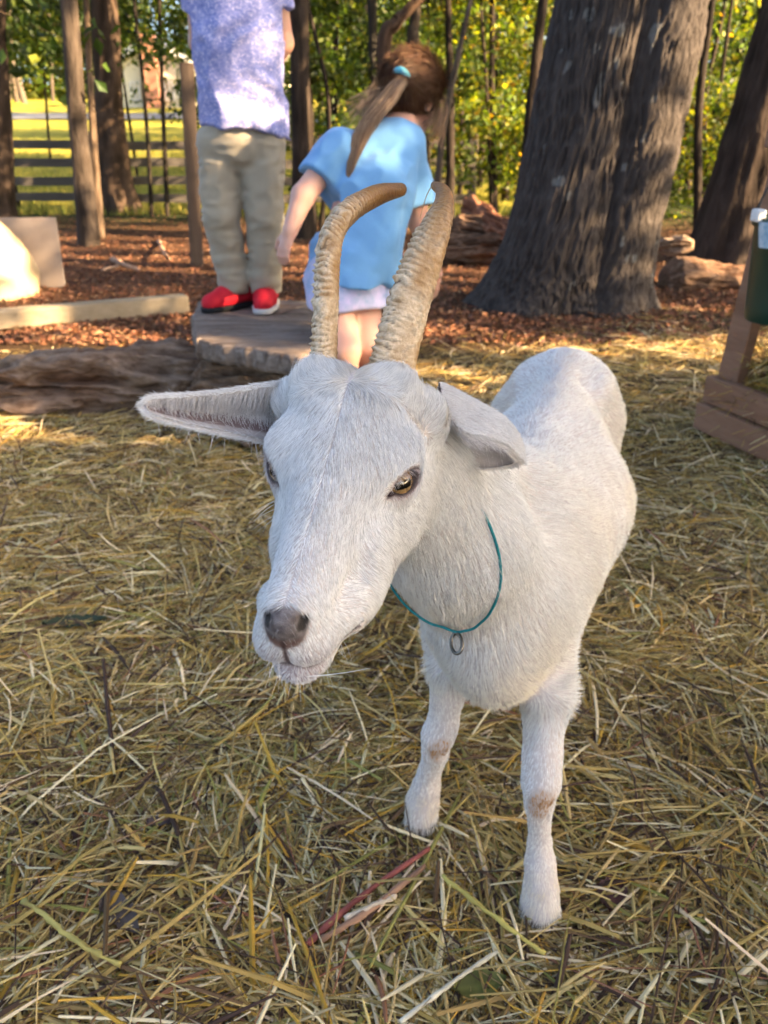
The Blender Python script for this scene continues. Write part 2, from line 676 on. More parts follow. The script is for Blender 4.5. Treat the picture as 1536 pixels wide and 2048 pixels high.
def leaf_cards(P, size, nrm=None, ratio=0.62, fold=0.25, spread=1.0):
    """one folded rhombic leaf per point"""
    n = len(P)
    if nrm is None:
        nrm = RNG.normal(0, 1, (n, 3)) * spread + np.array([0, 0, 0.7])
    nrm = nrm / np.linalg.norm(nrm, axis=1)[:, None]
    d = RNG.normal(0, 1, (n, 3)); d -= nrm * (d * nrm).sum(1)[:, None]; d /= np.linalg.norm(d, axis=1)[:, None]
    s = np.cross(nrm, d)
    L = np.broadcast_to(size, (n,))[:, None]
    a = P - d * L * .5; b = P + d * L * .5
    c = P + s * L * ratio * .5 + nrm * L * fold * .3 - d * L * .06
    e = P - s * L * ratio * .5 + nrm * L * fold * .3 - d * L * .06
    V = np.stack([a, c, b, e], 1).reshape(-1, 3)
    i = np.arange(n) * 4
    t = np.concatenate([np.stack([i, i + 1, i + 2], -1), np.stack([i, i + 2, i + 3], -1)])
    return V, t


LITTER = [(.17, .068, .034, 4), (.21, .09, .045, 4), (.12, .054, .032, 4), (.26, .15, .08, 1), (.08, .042, .028, 3), (.19, .105, .055, 2)]
n = 60000
px = RNG.uniform(-500, 2000, n); py = RNG.uniform(395, 690, n)
r = FW[None] + RT * ((px - 768) / FPX)[:, None] + UP * ((1024 - py) / FPX)[:, None]
pos = CP + r * (-(CAM_H) / r[:, 2])[:, None]
pos = pos[(pos[:, 1] > 3.35 + 0.55 * np.clip(pos[:, 0], -.5, 2.2) + RNG.normal(0, .22, n)) & (pos[:, 1] < 15)]
pos[:, 2] = ground_z(pos[:, 0], pos[:, 1]) + RNG.uniform(0.001, 0.022, len(pos))
V, t = leaf_cards(pos, RNG.uniform(.018, .048, len(pos)), RNG.normal(0, .38, (len(pos), 3)) + np.array([0, 0, 1.0]), 0.55, 0.4)
M_litter = mat('dead_leaves', rough=0.75, attr=True, spec=0.25)
lt = add('leaf_litter', mesh_np('leaf_litter', V, t, np.repeat(pick(LITTER, len(pos)), 4, 0), smooth=False), M_litter)
tag(lt, 'reddish brown dead leaves covering the woodland floor', 'leaf litter', kind='stuff')

# grass of the pasture, close enough to show blades
n = 26000
gx = RNG.uniform(-16, 3, n); gy = 13.2 + 16 * RNG.random(n) ** 1.5
gz = ground_z(gx, gy)
h = RNG.uniform(.05, .17, n); a = RNG.uniform(0, 6.28, n)
b0 = np.stack([gx, gy, gz], 1); w = np.stack([np.cos(a), np.sin(a), 0 * a], 1) * 0.012
tp = b0 + np.stack([RNG.normal(0, .04, n), RNG.normal(0, .04, n), h], 1)
V = np.stack([b0 - w, b0 + w, tp], 1).reshape(-1, 3)
c = np.repeat(pick([(.26, .27, .045, 3), (.36, .30, .06, 2), (.12, .15, .03, 1.5)], n), 3, 0)
M_blades = mat('grass_blades', rough=0.7, attr=True, trans=0.3)
gr = add('pasture_grass', mesh_np('pasture_grass', V, np.arange(3 * n).reshape(-1, 3), c, smooth=False), M_blades)
tag(gr, 'yellow green grass of the sunlit pasture behind the rail fence', 'grass', kind='stuff')


# ================================================================== trees
def bark_mat(name, a, b, scale=30):
    return mat(name, rough=0.92, attr=True, spec=0.12, noise_amt=0.7, noise_scale=scale, dark=(0.4, 0.36, 0.33), bump=0.02, bump_scale=scale * 1.4, stretch=(1, 1, 0.22), detail=9)


M_bark = bark_mat('bark', None, None)
M_leaf = mat('leaves', rough=0.5, attr=True, spec=0.4, trans=0.5, trans_col=(2.3, 1.9, 0.5))
G_DARK = [(.022, .044, .010, 3), (.036, .068, .013, 4), (.06, .096, .016, 2), (.10, .12, .018, 1)]
G_MID = [(.033, .066, .011, 4), (.054, .096, .013, 4), (.083, .12, .017, 3), (.13, .145, .018, 1.0)]
G_YEL = [(.045, .085, .012, 3), (.085, .135, .016, 4), (.14, .175, .02, 4), (.22, .20, .022, 1.2), (.28, .18, .02, .25)]


def trunk_mesh(P, R, seed, na=20, ridge=0.10, flare=None, tone=(0.115, 0.088, 0.068)):
    C = spline(np.concatenate([P, R[:, None]], 1), max(40, 8 * len(P)))
    V, q = tube_arrays(C[:, :3], C[:, 3], na)
    m = len(C)
    ctr = np.repeat(C[:, :3], na, 0); rr = np.repeat(C[:, 3], na)
    d = (V - ctr) / rr[:, None]
    a = np.tile(np.linspace(0, 2 * math.pi, na, endpoint=False), m)
    zz = np.repeat(np.concatenate([[0], np.cumsum(np.linalg.norm(np.diff(C[:, :3], axis=0), axis=1))]), na)
    Q = np.stack([np.cos(a) * 4, np.sin(a) * 4, zz * 1.6], -1)
    rg = 1 - np.abs(noise(Q, 1.5, seed)) * 2
    k = rg * ridge + 0.10 * noise(np.stack([np.cos(a), np.sin(a), zz * .8], -1), 1.3, seed + 5)
    if flare:
        root = np.clip(np.cos(a * flare[0] + seed), -0.3, 1)
        k = k + flare[1] * np.exp(-zz / flare[2]) * (0.45 + 0.55 * root)
    V = V + d * (rr * k)[:, None]
    c = np.asarray(tone) * 0.72 * (0.70 + 0.50 * rg[:, None]) * RNG.uniform(.9, 1.1, (len(V), 1))
    return V, q, c


def limb(mb_V, mb_Q, mb_C, a, b, ra, rb, seed, sag=0.0, tone=(0.10, 0.08, 0.06), na=7):
    o = sum(len(v) for v in mb_V)
    a, b = np.asarray(a), np.asarray(b)
    t = np.linspace(0, 1, 7)[:, None]
    L = np.linalg.norm(b - a)
    wob = np.stack([noise(np.stack([t[:, 0] * 2.3 + i * 9, 0 * t[:, 0], 0 * t[:, 0]], -1), 1, seed) for i in range(3)], 1) * L * 0.06 * np.sin(t * math.pi)
    P = a + (b - a) * t + wob + np.array([0, 0, 1.0]) * sag * np.sin(t * math.pi) * L
    V, q = tube_arrays(P, np.linspace(ra, rb, 7), na)
    mb_V.append(V); mb_Q.append(q + o); mb_C.append(np.tile(tone, (len(V), 1)))
    return P


def leafy(pts, per, spread, size, pal, flat=0.55):
    """leaf clusters round twig points; clusters differ in tone"""
    pts = np.asarray(pts)
    n = len(pts)
    idx = np.repeat(np.arange(n), per)
    off = RNG.normal(0, 1, (len(idx), 3)) * np.array([1, 1, flat]) * spread
    P = pts[idx] + off
    V, t = leaf_cards(P, RNG.uniform(.7, 1.3, len(P)) * size)
    tone = RNG.uniform(.3, 1.5, n)[idx][:, None]
    c = pick(pal, len(P)) * tone
    return V, t, np.repeat(c, 4, 0)


def tree(base, top, r0, r1, label, group, seed, crown=None, pal=G_MID, path=None, tone=(0.115, 0.088, 0.068), flare=(5, .5, .25), ridge=.1, na=18, twigs=0):
    """trunk from base to top (world), own crown above; crown=(z0, z1, radius, clusters, per, size)"""
    base, top = np.asarray(base, float), np.asarray(top, float)
    base = base.copy(); base[2] = float(ground_z(np.array([base[0]]), np.array([base[1]]))[0]) - 0.06
    root = empty('tree', tuple(base), label, 'tree', group)
    if path is None:
        t = np.linspace(0, 1, 8)[:, None]
        wob = np.stack([noise(np.stack([t[:, 0] * 3 + 5 * i, 0 * t[:, 0], 0 * t[:, 0]], -1), 1, seed) for i in range(3)], 1) * np.array([1, 1, 0]) * 0.12 * r0 / 0.12 * t * (1 - t) * 2
        P = base + (top - base) * t + wob
        R = r0 + (r1 - r0) * t[:, 0]
    else:
        P = np.asarray(path, float); P[0, 2] = base[2]
        R = np.linspace(r0, r1, len(P))
    V, q, c = trunk_mesh(P, R, seed, na, ridge, flare, tone)
    VV, QQ, CC = [V], [q], [c]
    tips = []
    if crown:
        z0, z1, rad_, ncl, per, size = crown
        ax = spline(P, 60)
        for k in range(max(5, ncl // 7)):
            z = RNG.uniform(z0, z1)
            i = int(np.argmin(np.abs(ax[:, 2] - min(z - 0.15 * rad_, ax[-1, 2]))))
            a0 = ax[i]
            th = RNG.uniform(0, 2 * math.pi)
            rr = rad_ * math.sqrt(RNG.uniform(.25, 1)) * math.sin(math.pi * np.clip((z - z0) / (z1 - z0) * .8 + .15, 0, 1)) ** .6
            b0 = np.array([a0[0] + rr * math.cos(th), a0[1] + rr * math.sin(th), z])
            rb = max(.006, r1 * .22)
            Pl = limb(VV, QQ, CC, a0, b0, rb, rb * .35, seed + k, 0.05, np.asarray(tone) * .9)
            m = max(1, ncl // max(5, ncl // 7))
            for _ in range(m):
                p = Pl[RNG.integers(2, 7)] + RNG.normal(0, .14 * rad_, 3) * np.array([1, 1, .7])
                tips.append(p)
    add('trunk', mesh_np('trunk', np.concatenate(VV), np.concatenate(QQ), np.concatenate(CC)), M_bark, root)
    if tips:
        V, t, c = leafy(tips, crown[4], 0.13 * max(crown[2], .5) ** .7, crown[5], pal)
        add('crown', mesh_np('crown', V, t, c, smooth=False), M_leaf, root)
    return root


def px_tree(pts, D, label, group, seed, zt=8.0, crown=None, pal=G_MID, **kw):
    """trunk whose foot and lean are read off the photograph: pts = (px, py, width px) from the foot up"""
    Q = [far(p[0], p[1], D) for p in pts]
    dpt = [(q - CP) @ FW for q in Q]
    rad_ = [p[2] * .5 * d / FPX for p, d in zip(pts, dpt)]
    up_ = Q[-1] - Q[-2]; up_ = up_ / max(up_[2], .3)
    Q.append(Q[-1] + up_ * max(0.5, (zt - Q[-1][2]) * .5)); Q.append(np.array([*(Q[-1][:2] + up_[:2] * .5), max(zt, Q[-1][2] + .5)]))
    return tree(Q[0], Q[-1], rad_[0], rad_[-1] * .45, label, group, seed, crown or (zt - 4, zt + .5, 2.2, 60, 14, .17), pal, path=Q, **kw)


LT = 'trees of the open wood'
px_tree([(-12, 440, 64), (-6, 250, 42), (-16, 0, 40)], 12.5, 'dark trunk cut by the left edge of the picture', LT, 21, zt=9, flare=(4, .9, .5), tone=(.085, .06, .045))
px_tree([(178, 492, 40), (160, 300, 42), (136, 0, 44)], 8.7, 'slim brown trunk leaning left in front of the rail fence, sunlit at its foot', LT, 22, flare=(3, .15, .2))
px_tree([(200, 468, 17), (190, 330, 15), (182, 200, 14), (172, 0, 13)], 9.6, 'very thin pale trunk just right of the slim leaning trunk', LT, 23, zt=6, tone=(.20, .14, .095), flare=(3, .1, .2))
px_tree([(236, 425, 62), (222, 280, 56), (208, 0, 54)], 13.8, 'thick trunk with a flared root left of the wooden post', LT, 24, zt=10, flare=(4, .75, .45), tone=(.13, .088, .062), ridge=.13)
px_tree([(303, 432, 9), (292, 230, 8), (268, 0, 8)], 13.0, 'dark sapling stem between the thick trunk and the house', LT, 25, zt=5, crown=(2.2, 5.2, 1.4, 40, 16, .10), tone=(.05, .04, .03), flare=None, na=8)
px_tree([(334, 428, 10), (326, 220, 9), (318, 0, 8)], 13.0, 'dark sapling stem in front of the pale house chimney', LT, 26, zt=5.5, crown=(2.3, 5.5, 1.4, 40, 16, .10), tone=(.05, .04, .03), flare=None, na=8)
px_tree([(608, 470, 46), (604, 250, 44), (598, 0, 42)], 9.5, 'dark trunk right behind the boy', LT, 27, zt=9, tone=(.07, .052, .04))
px_tree([(752, 440, 24), (748, 200, 22), (744, 0, 22)], 12.0, 'grey trunk left of the girl\'s head', LT, 28, zt=8, tone=(.09, .08, .07))
px_tree([(790, 470, 30), (768, 120, 27), (792, 45, 24), (836, 0, 24)], 9.0, 'brown trunk bending to the right above the girl\'s head', LT, 29, zt=7, tone=(.12, .075, .05))
px_tree([(838, 450, 26), (826, 100, 24), (832, 0, 24)], 11.0, 'straight brown trunk right above the girl\'s ponytail knot', LT, 30, zt=8)
px_tree([(866, 440, 15), (884, 280, 13), (915, 120, 11), (942, 0, 10)], 9.0, 'slender grey stem leaning right between the girl and the oak', LT, 31, zt=6, tone=(.16, .13, .10), flare=None, na=10, crown=(3.2, 6.2, 1.6, 50, 16, .10), pal=G_YEL)
px_tree([(1046, 440, 26), (1062, 220, 20), (1086, 0, 18)], 9.5, 'dark thin trunk close to the left side of the oak', LT, 32, zt=7, tone=(.06, .045, .035), pal=G_YEL)
px_tree([(1448, 535, 150), (1508, 300, 142), (1590, 0, 128)], 7.4, 'massive dark trunk leaning right at the right edge', LT, 33, zt=9, tone=(.075, .055, .043), flare=(5, .25, .35), ridge=.08, na=64)


for k in range(16):
    px0 = [640, 668, 705, 900, 918, 958, 990, 1012, 1030, 1098, 1375, 1398, 1425, 1462, 1490, 1528][k]
    Dk = 10 + (k * 37 % 11)
    yb = 1024 - FPX * math.tan(PITCH - math.atan2(CAM_H, Dk))
    o_ = ['first', 'second', 'third', 'fourth', 'fifth', 'sixth', 'seventh']
    lab = o_[k if k < 3 else (k - 3 if k < 10 else k - 10)] + ' thin dark stem from the left between ' + ('the boy and the girl' if k < 3 else ('the girl and the oak' if k < 10 else 'the oak and the right edge'))
    px_tree([(px0, yb, 10 + k % 4 * 3), (px0 + RNG.normal(0, 9), 220, 9 + k % 3 * 3), (px0 + RNG.normal(0, 26), 0, 8 + k % 3 * 3)], Dk, lab, 'thin stems in the foliage', 340 + k, zt=6.5,
            tone=np.array([.055, .042, .033]) * RNG.uniform(.7, 1.6), flare=None, na=8, crown=(3.0, 6.8, 1.3, 30, 20, .11))


# ---- the oak with its double stem
def oak():
    c = far(1128, 600, 5.12)
    root = empty('tree', (c[0], c[1], 0), 'broad grey barked oak with a double stem and flared roots behind the goat', 'tree', LT)
    nr, na = 380, 460
    z = np.linspace(-0.10, 6.0, nr) ** 1.0
    z = -0.10 + 6.1 * np.linspace(0, 1, nr) ** 1.35
    a = np.linspace(0, 2 * math.pi, na, endpoint=False)
    Z, A = np.meshgrid(z, a, indexing='ij')
    lean = 0.028 * Z * 1.0 + 0.05 * Z
    tp = np.clip(Z / 1.7, 0, 3)
    r1 = 0.335 - 0.050 * tp; r2 = 0.215 - 0.012 * tp
    c1x, c1y = -0.125 + 0.04 * tp, 0.0 * Z
    c2x, c2y = 0.245 - 0.035 * tp, -0.11 + 0 * Z
    ux, uy = np.cos(A), np.sin(A)

    def circ(cx, cy, r):
        b = cx * ux + cy * uy
        disc = r * r - (cx * uy - cy * ux) ** 2
        return np.where(disc > 0, b + np.sqrt(np.maximum(disc, 0)), -1)
    R1, R2 = circ(c1x, c1y, r1), circ(c2x, c2y, r2)
    R = np.maximum(np.maximum(R1, R2), 0.2)
    Zp = np.clip(Z, 0, 9)
    left = np.clip(-np.cos(A + 0.25), 0, 1)
    roots = 0.5 + 0.5 * np.cos(A * 6 + 0.8 + 0.6 * np.sin(A * 2))
    R = R + np.exp(-Zp / 0.14) * (0.02 + 0.09 * roots) + np.exp(-Zp / 0.20) * 0.05 * left ** 2 + np.exp(-Zp / .5) * .05
    Q = np.stack([ux * R, uy * R, Z], -1)
    arc = Q * np.array([1, 1, 0.15])
    warp = np.stack([noise(Q, 3.0, 51), noise(Q, 3.0, 52), 0 * Z], -1) * 0.05
    rg = 1 - np.abs(noise(arc + warp, 46, 41)) ** .75 * 2.1
    rg2 = 1 - np.abs(noise(arc + warp * .6, 95, 42)) * 2.0
    cr = noise(Q, (20, 20, 16), 45)
    k = 0.012 * rg + 0.006 * rg2 + 0.004 * cr + 0.03 * noise(Q, 2.2, 43)
    R = R + k
    X = c[0] + R * ux + 0.105 * Zp + 0.004 * Zp ** 2
    Y = c[1] + R * uy
    V = np.stack([X, Y, Z], -1).reshape(-1, 3)
    i = (np.arange(nr - 1)[:, None] * na); j = np.arange(na)[None]; kk = (j + 1) % na
    q = np.stack([i + j, i + kk, i + na + kk, i + na + j], -1).reshape(-1, 4)
    t = np.clip(0.5 + 0.33 * rg + 0.22 * rg2, 0, 1)[..., None]
    col = np.array([.022, .018, .016]) * (1 - t) + np.array([.082, .069, .062]) * t
    lich = (noise(Q, (17, 17, 12), 61) > 0.62) * (noise(Q, 2.5, 62) > -.1) * (rg > 0.1)
    col = col + (np.array([.32, .33, .31]) - col) * (0.40 * lich)[..., None]
    V2, Q2, C2 = [V], [q], [col.reshape(-1, 3)]
    tips = []
    topc = np.array([c[0] + .7, c[1], 5.6])
    for s in range(9):
        th = s * 0.7 + .2
        e = topc + np.array([math.cos(th) * RNG.uniform(1.2, 2.6), math.sin(th) * RNG.uniform(1, 2.4), RNG.uniform(.8, 3.0)])
        Pl = limb(V2, Q2, C2, topc + [0, 0, -.5], e, .13, .04, 300 + s, .05, (.12, .10, .085), 10)
        tips += [Pl[RNG.integers(3, 7)] + RNG.normal(0, .5, 3) for _ in range(12)]
    add('trunk', mesh_np('oak_trunk', np.concatenate(V2), np.concatenate(Q2), np.concatenate(C2)),
        mat('oak_bark', rough=0.9, attr=True, spec=0.15, noise_amt=0.5, noise_scale=70, dark=(.5, .46, .42), bump=0.014, bump_scale=120, stretch=(1, 1, .22)), root)
    V, t, cc = leafy(tips, 16, .3, .16, G_MID)
    add('crown', mesh_np('oak_crown', V, t, cc, smooth=False), M_leaf, root)


oak()


# ---- understorey: young trees and shrubs with foliage down into the picture
def young(px, D, h, rad_, z0, label, group, seed, pal, ncl, per, size, tone=(.07, .055, .04), r0=.035):
    b = far(px, 1024 - FPX * math.tan(PITCH - math.atan2(CAM_H, D)), D)
    top = np.array([b[0] + RNG.normal(0, .25), b[1] + RNG.normal(0, .25), h])
    return tree(b, top, r0, .012, label, group, seed, (z0, h + .3, rad_, ncl, per, size), pal, tone=tone, flare=None, na=8)


UT = 'leafy young trees of the understorey'
rows_ = [
    # px, D, height, radius, lowest leaf, palette, clusters, per, size, label
    (40, 15, 5.6, 2.2, 2.35, G_DARK, 150, 22, .10, 'young tree whose dark foliage hangs over the pasture at the far left'),
    (190, 17, 6.0, 1.9, 2.4, G_DARK, 150, 22, .11, 'young tree leafing out behind the thick trunk with the flared root'),
    (110, 22, 7, 2.8, 3.0, G_DARK, 180, 20, .13, 'young tree beyond the fence with foliage left of the slim leaning trunk'),
    (280, 19, 6.6, 1.6, 3.3, G_DARK, 80, 22, .11, 'young tree with dark leaves hanging in front of the house chimney'),
    (440, 20, 6.0, 1.2, 3.1, G_MID, 60, 22, .11, 'young tree mostly hidden behind the boy'),
    (520, 15, 5.0, 1.8, .5, G_DARK, 90, 24, .10, 'shady young tree straight behind the boy'),
    (628, 11, 3.6, 1.0, .9, G_MID, 60, 24, .085, 'bright green young tree just right of the boy\'s arm'),
    (690, 16, 5.2, 1.9, .6, G_DARK, 100, 24, .10, 'dark young tree left of the girl\'s head'),
    (770, 19, 6.0, 2.2, .8, G_MID, 100, 24, .11, 'young tree filling the gap behind the girl\'s ponytail'),
    (860, 14, 4.6, 1.5, .7, G_MID, 90, 24, .09, 'young tree right behind the girl\'s face'),
    (930, 18, 6.0, 2.0, .5, G_YEL, 110, 24, .11, 'yellow green young tree right of the girl\'s head'),
    (985, 12, 4.2, 1.2, .35, G_YEL, 80, 24, .085, 'yellow green young tree above the rotten log pile'),
    (1040, 16, 5.6, 1.9, .3, G_YEL, 110, 24, .10, 'sunny young tree left of the oak'),
    (1120, 21, 6.6, 2.4, .3, G_YEL, 110, 24, .12, 'sunny young tree mostly hidden by the oak'),
    (1400, 13, 4.6, 1.6, .4, G_YEL, 100, 24, .09, 'yellow green young tree right of the oak'),
    (1440, 18, 6.0, 2.2, .4, G_MID, 110, 24, .11, 'green young tree between the oak and the leaning trunk'),
    (1530, 15, 5.6, 2.0, .4, G_MID, 100, 24, .10, 'green young tree at the upper right corner'),
    (1620, 20, 6.5, 2.4, .4, G_MID, 90, 22, .12, 'green young tree just outside the right edge'),
    (840, 26, 8, 3.0, .5, G_MID, 120, 22, .15, 'tall young tree deep in the wood above the girl'),
    (1000, 27, 8, 3.0, .5, G_YEL, 120, 22, .15, 'tall yellow green tree deep in the wood left of the oak'),
    (640, 25, 8, 3.0, .5, G_DARK, 110, 22, .15, 'tall dark tree deep in the wood between boy and girl'),
    (1330, 27, 8, 3.0, .5, G_YEL, 100, 22, .15, 'tall yellow green tree deep in the wood behind the oak'),
    (500, 28, 8, 3.0, .6, G_MID, 100, 22, .15, 'tall tree deep in the wood behind the boy\'s shirt'),
    (1500, 28, 8, 3.0, .6, G_YEL, 100, 22, .15, 'tall tree deep in the wood right of the leaning trunk'),
]
for k, (px, D, h, rd, z0, pal, ncl, per, size, lab) in enumerate(rows_):
    young(px, D, h, rd, z0, lab, UT, 400 + k, pal, int(ncl * 1.7), int(per * 1.35), size * 1.12)

# far wood that reads as one mass
n = 120000
wx = RNG.uniform(-46, 40, n); wy = RNG.uniform(0, 1, n)
wy = np.where(wx < 1.5, 56 + 14 * wy, 31 + 14 * wy)
wz = hill(wx, wy) + 13 * RNG.random(n) ** 1.2
keep = fbm(np.stack([wx, wy, wz], -1), .35, 3, 70) > -0.26
P = np.stack([wx, wy, wz], 1)[keep]
V, t = leaf_cards(P, RNG.uniform(.28, .6, len(P)))
tone = (0.95 + .6 * fbm(P, .5, 3, 71))[:, None]
wd = add('woods', mesh_np('woods', V, t, np.repeat(pick(G_YEL, len(P)) * tone, 4, 0), smooth=False), M_leaf)
tag(wd, 'far sunlit foliage closing the view behind the trees', 'woods', kind='stuff')
VV, QQ, CC = [], [], []
for k in range(70):
    x = RNG.uniform(-1, 34) if k < 46 else RNG.uniform(-40, -2); y = RNG.uniform(20, 31) if k < 46 else RNG.uniform(50, 58)
    z = float(hill(np.array([x]), np.array([y]))[0])
    limb(VV, QQ, CC, (x, y, z - .2), (x + RNG.normal(0, .7), y, z + 11), RNG.uniform(.08, .22), .06, 700 + k, 0, np.array([.10, .08, .06]) * RNG.uniform(.6, 1.6), 8)
tk = add('far_trunks', mesh_np('far_trunks', np.concatenate(VV), np.concatenate(QQ), np.concatenate(CC)), M_bark, wd)
tk['kind'] = 'stuff'


# ---- unseen trees added right of the camera, towards the low sun, to shade the foreground
def lit_spot(gx, gy):
    P = np.stack([gx, gy, 0 * gx], -1)
    c = gx * .375 + gy * .927               # across the sun's direction
    st = fbm(P * np.array([.55, 2.1, 1]), 1.0, 3, 90) + .35 * noise(P, 4.3, 91)
    thr = np.where(gy < 2.35, 9.0, np.where(gy < 3.3, 0.12, -0.20))
    g = st > thr
    for (ex, ey, rx_, ry_) in SHADE:
        g &= ((gx - ex) / rx_) ** 2 + ((gy - ey) / ry_) ** 2 > 1
    g &= ~((c > 4.25) & (c < 4.98 + .05 * noise(P, 3, 94)) & (gx < 1.5) & (gx > -5))
    for (ex, ey, rx_, ry_) in LIT:
        g |= ((gx - ex) / rx_) ** 2 + ((gy - ey) / ry_) ** 2 < 1 + .5 * noise(P, 6, 92)
    return g


LIT = [(1.15, 3.95, .8, .16), (1.15, 2.86, .42, .14), (.42, 3.12, .28, .22), (-1.3, 2.57, .55, .06), (1.45, 3.35, .35, .12), (.2, 4.3, .4, .12), (-.8, 3.62, .5, .06),
       (-2.75, 3.92, .13, .05), (-3.3, 4.20, .14, .05), (-2.12, 4.56, .14, .09), (-3.85, 5.85, .4, .25), (-1.42, 3.38, .12, .06)]
SHADE = [(-2.2, 3.35, .8, .26), (-1.58, 4.82, .45, .27), (-2.70, 4.30, .48, .27), (1.3, 4.6, .9, .45), (-1.9, 3.5, .75, .24), (-3.2, 4.1, 1.2, .32), (-1.7, 3.12, 1.1, .30), (-.6, 2.75, .5, .2), (-3.05, 6.1, .36, .3), (-1.7, 4.70, .30, .13), (-2.32, 4.36, .16, .12)]
n = 46000
gx = np.concatenate([RNG.uniform(-9, 4.5, n), RNG.uniform(-4, 3, 26000)]); gy = np.concatenate([RNG.uniform(-3.5, 13, n), RNG.uniform(-2.5, 2.4, 26000)])
g = ~lit_spot(gx, gy)  # gaps left in the added crowns to lay out sun and shade
gx, gy = gx[g], gy[g]
X = RNG.uniform(6.6, 10.4, len(gx))
z = (X - gx) / (SUN[0] / SUN[2])
y = gy + (X - gx) * SUN[1] / SUN[0]
P = np.stack([X, y, z], 1)
cen_y = np.array([-7.2, -4.9, -2.4, 0.2, 2.8, 5.6])
own = np.argmin(np.abs(y[:, None] + RNG.normal(0, .5, len(y))[:, None] - cen_y[None]), 1)
names_ = ['tree farthest behind the camera on its right, shading the hay', 'leafy tree behind the camera on its right', 'leafy tree right of the camera, shading the goat',
          'leafy tree right of the goat, outside the picture', 'leafy tree right of the feeder, outside the picture', 'leafy tree right of the leaning trunk, outside the picture']
for k, cy in enumerate(cen_y):
    m = own == k
    base = np.array([8.6 + (k % 2) * .5, cy, 0])
    root = empty('tree', tuple(base), names_[k], 'tree', 'trees right of the camera')
    VV, QQ, CC = [], [], []
    V, q, c = trunk_mesh(np.stack([base + [0, 0, zz] for zz in (-.1, 2, 4, 6.5, 8.8)]), np.array([.22, .19, .16, .10, .04]), 800 + k, 18, .1, (5, .5, .3))
    VV.append(V); QQ.append(q); CC.append(c)
    Pk = P[m]
    for b in range(12):
        e = Pk[RNG.integers(len(Pk))]
        limb(VV, QQ, CC, base + [0, 0, max(1.2, e[2] - 1.2)], e, .05, .012, 820 + 20 * k + b, .04)
    add('trunk', mesh_np('trunk', np.concatenate(VV), np.concatenate(QQ), np.concatenate(CC)), M_bark, root)
    V, t = leaf_cards(Pk, RNG.uniform(.12, .21, len(Pk)), ratio=.7)
    add('crown', mesh_np('crown', V, t, np.repeat(pick(G_MID, len(Pk)), 4, 0), smooth=False), M_leaf, root)
# ================================================================== the goat
HT = np.array([-0.0307, 0.5161, 0.6902])
HR = np.array([[0.98507, -0.17214, -0.00063], [-0.16773, -0.95900, -0.22844], [-0.03872, -0.22513, 0.97356]])


def hw(p): return HT + HR @ np.asarray(p, float)
def hloc(P): return (P - HT) @ HR
def hblob(c, r, tilt=None):
    R = HR if tilt is None else HR @ tilt
    return blob(hw(c), r, R)
def hcone(a, b, ra, rb, flat=None):
    return cone(hw(a), hw(b), ra, rb, None if flat is None else (HR @ np.asarray(flat[0], float), flat[1]))
def rx(a): c, s = math.cos(a), math.sin(a); return np.array([[1, 0, 0], [0, c, -s], [0, s, c]])
def rz(a): c, s = math.cos(a), math.sin(a); return np.array([[c, -s, 0], [s, c, 0], [0, 0, 1]])
def ry(a): c, s = math.cos(a), math.sin(a); return np.array([[c, 0, s], [0, 1, 0], [-s, 0, c]])


def axis_steps(lo, f0, f1, hi, fine, coarse):
    n0, n1, n2 = max(int((f0 - lo) / coarse), 1), int((f1 - f0) / fine), max(int((hi - f1) / coarse), 1)
    return np.concatenate([np.linspace(lo, f0, n0, endpoint=False), np.linspace(f0, f1, n1, endpoint=False), np.linspace(f1, hi, n2)])


EYE = (0.0385, 0.002, 0.000)            # centre of the eyeball in the head's axes


def eye_axes(s):
    """columns: out of the eye, along the lids towards the nose, up"""
    A = np.array([s * 0.68, 0.60, 0.42]); A /= np.linalg.norm(A)
    Lg = np.array([-s * 0.84, 0.41, -0.22]); Lg -= A * (Lg @ A); Lg /= np.linalg.norm(Lg)
    U = np.cross(A, Lg)
    if U[2] < 0: U = -U
    return HR @ np.stack([A, Lg, U], 1)


BL = np.array([0.95, -0.312, 0.0])      # across the body, to the goat's left
BA = np.array([0.312, 0.95, 0.0])       # along the body, to the tail
BR = np.stack([BL, BA, np.array([0, 0, 1.0])], 1)


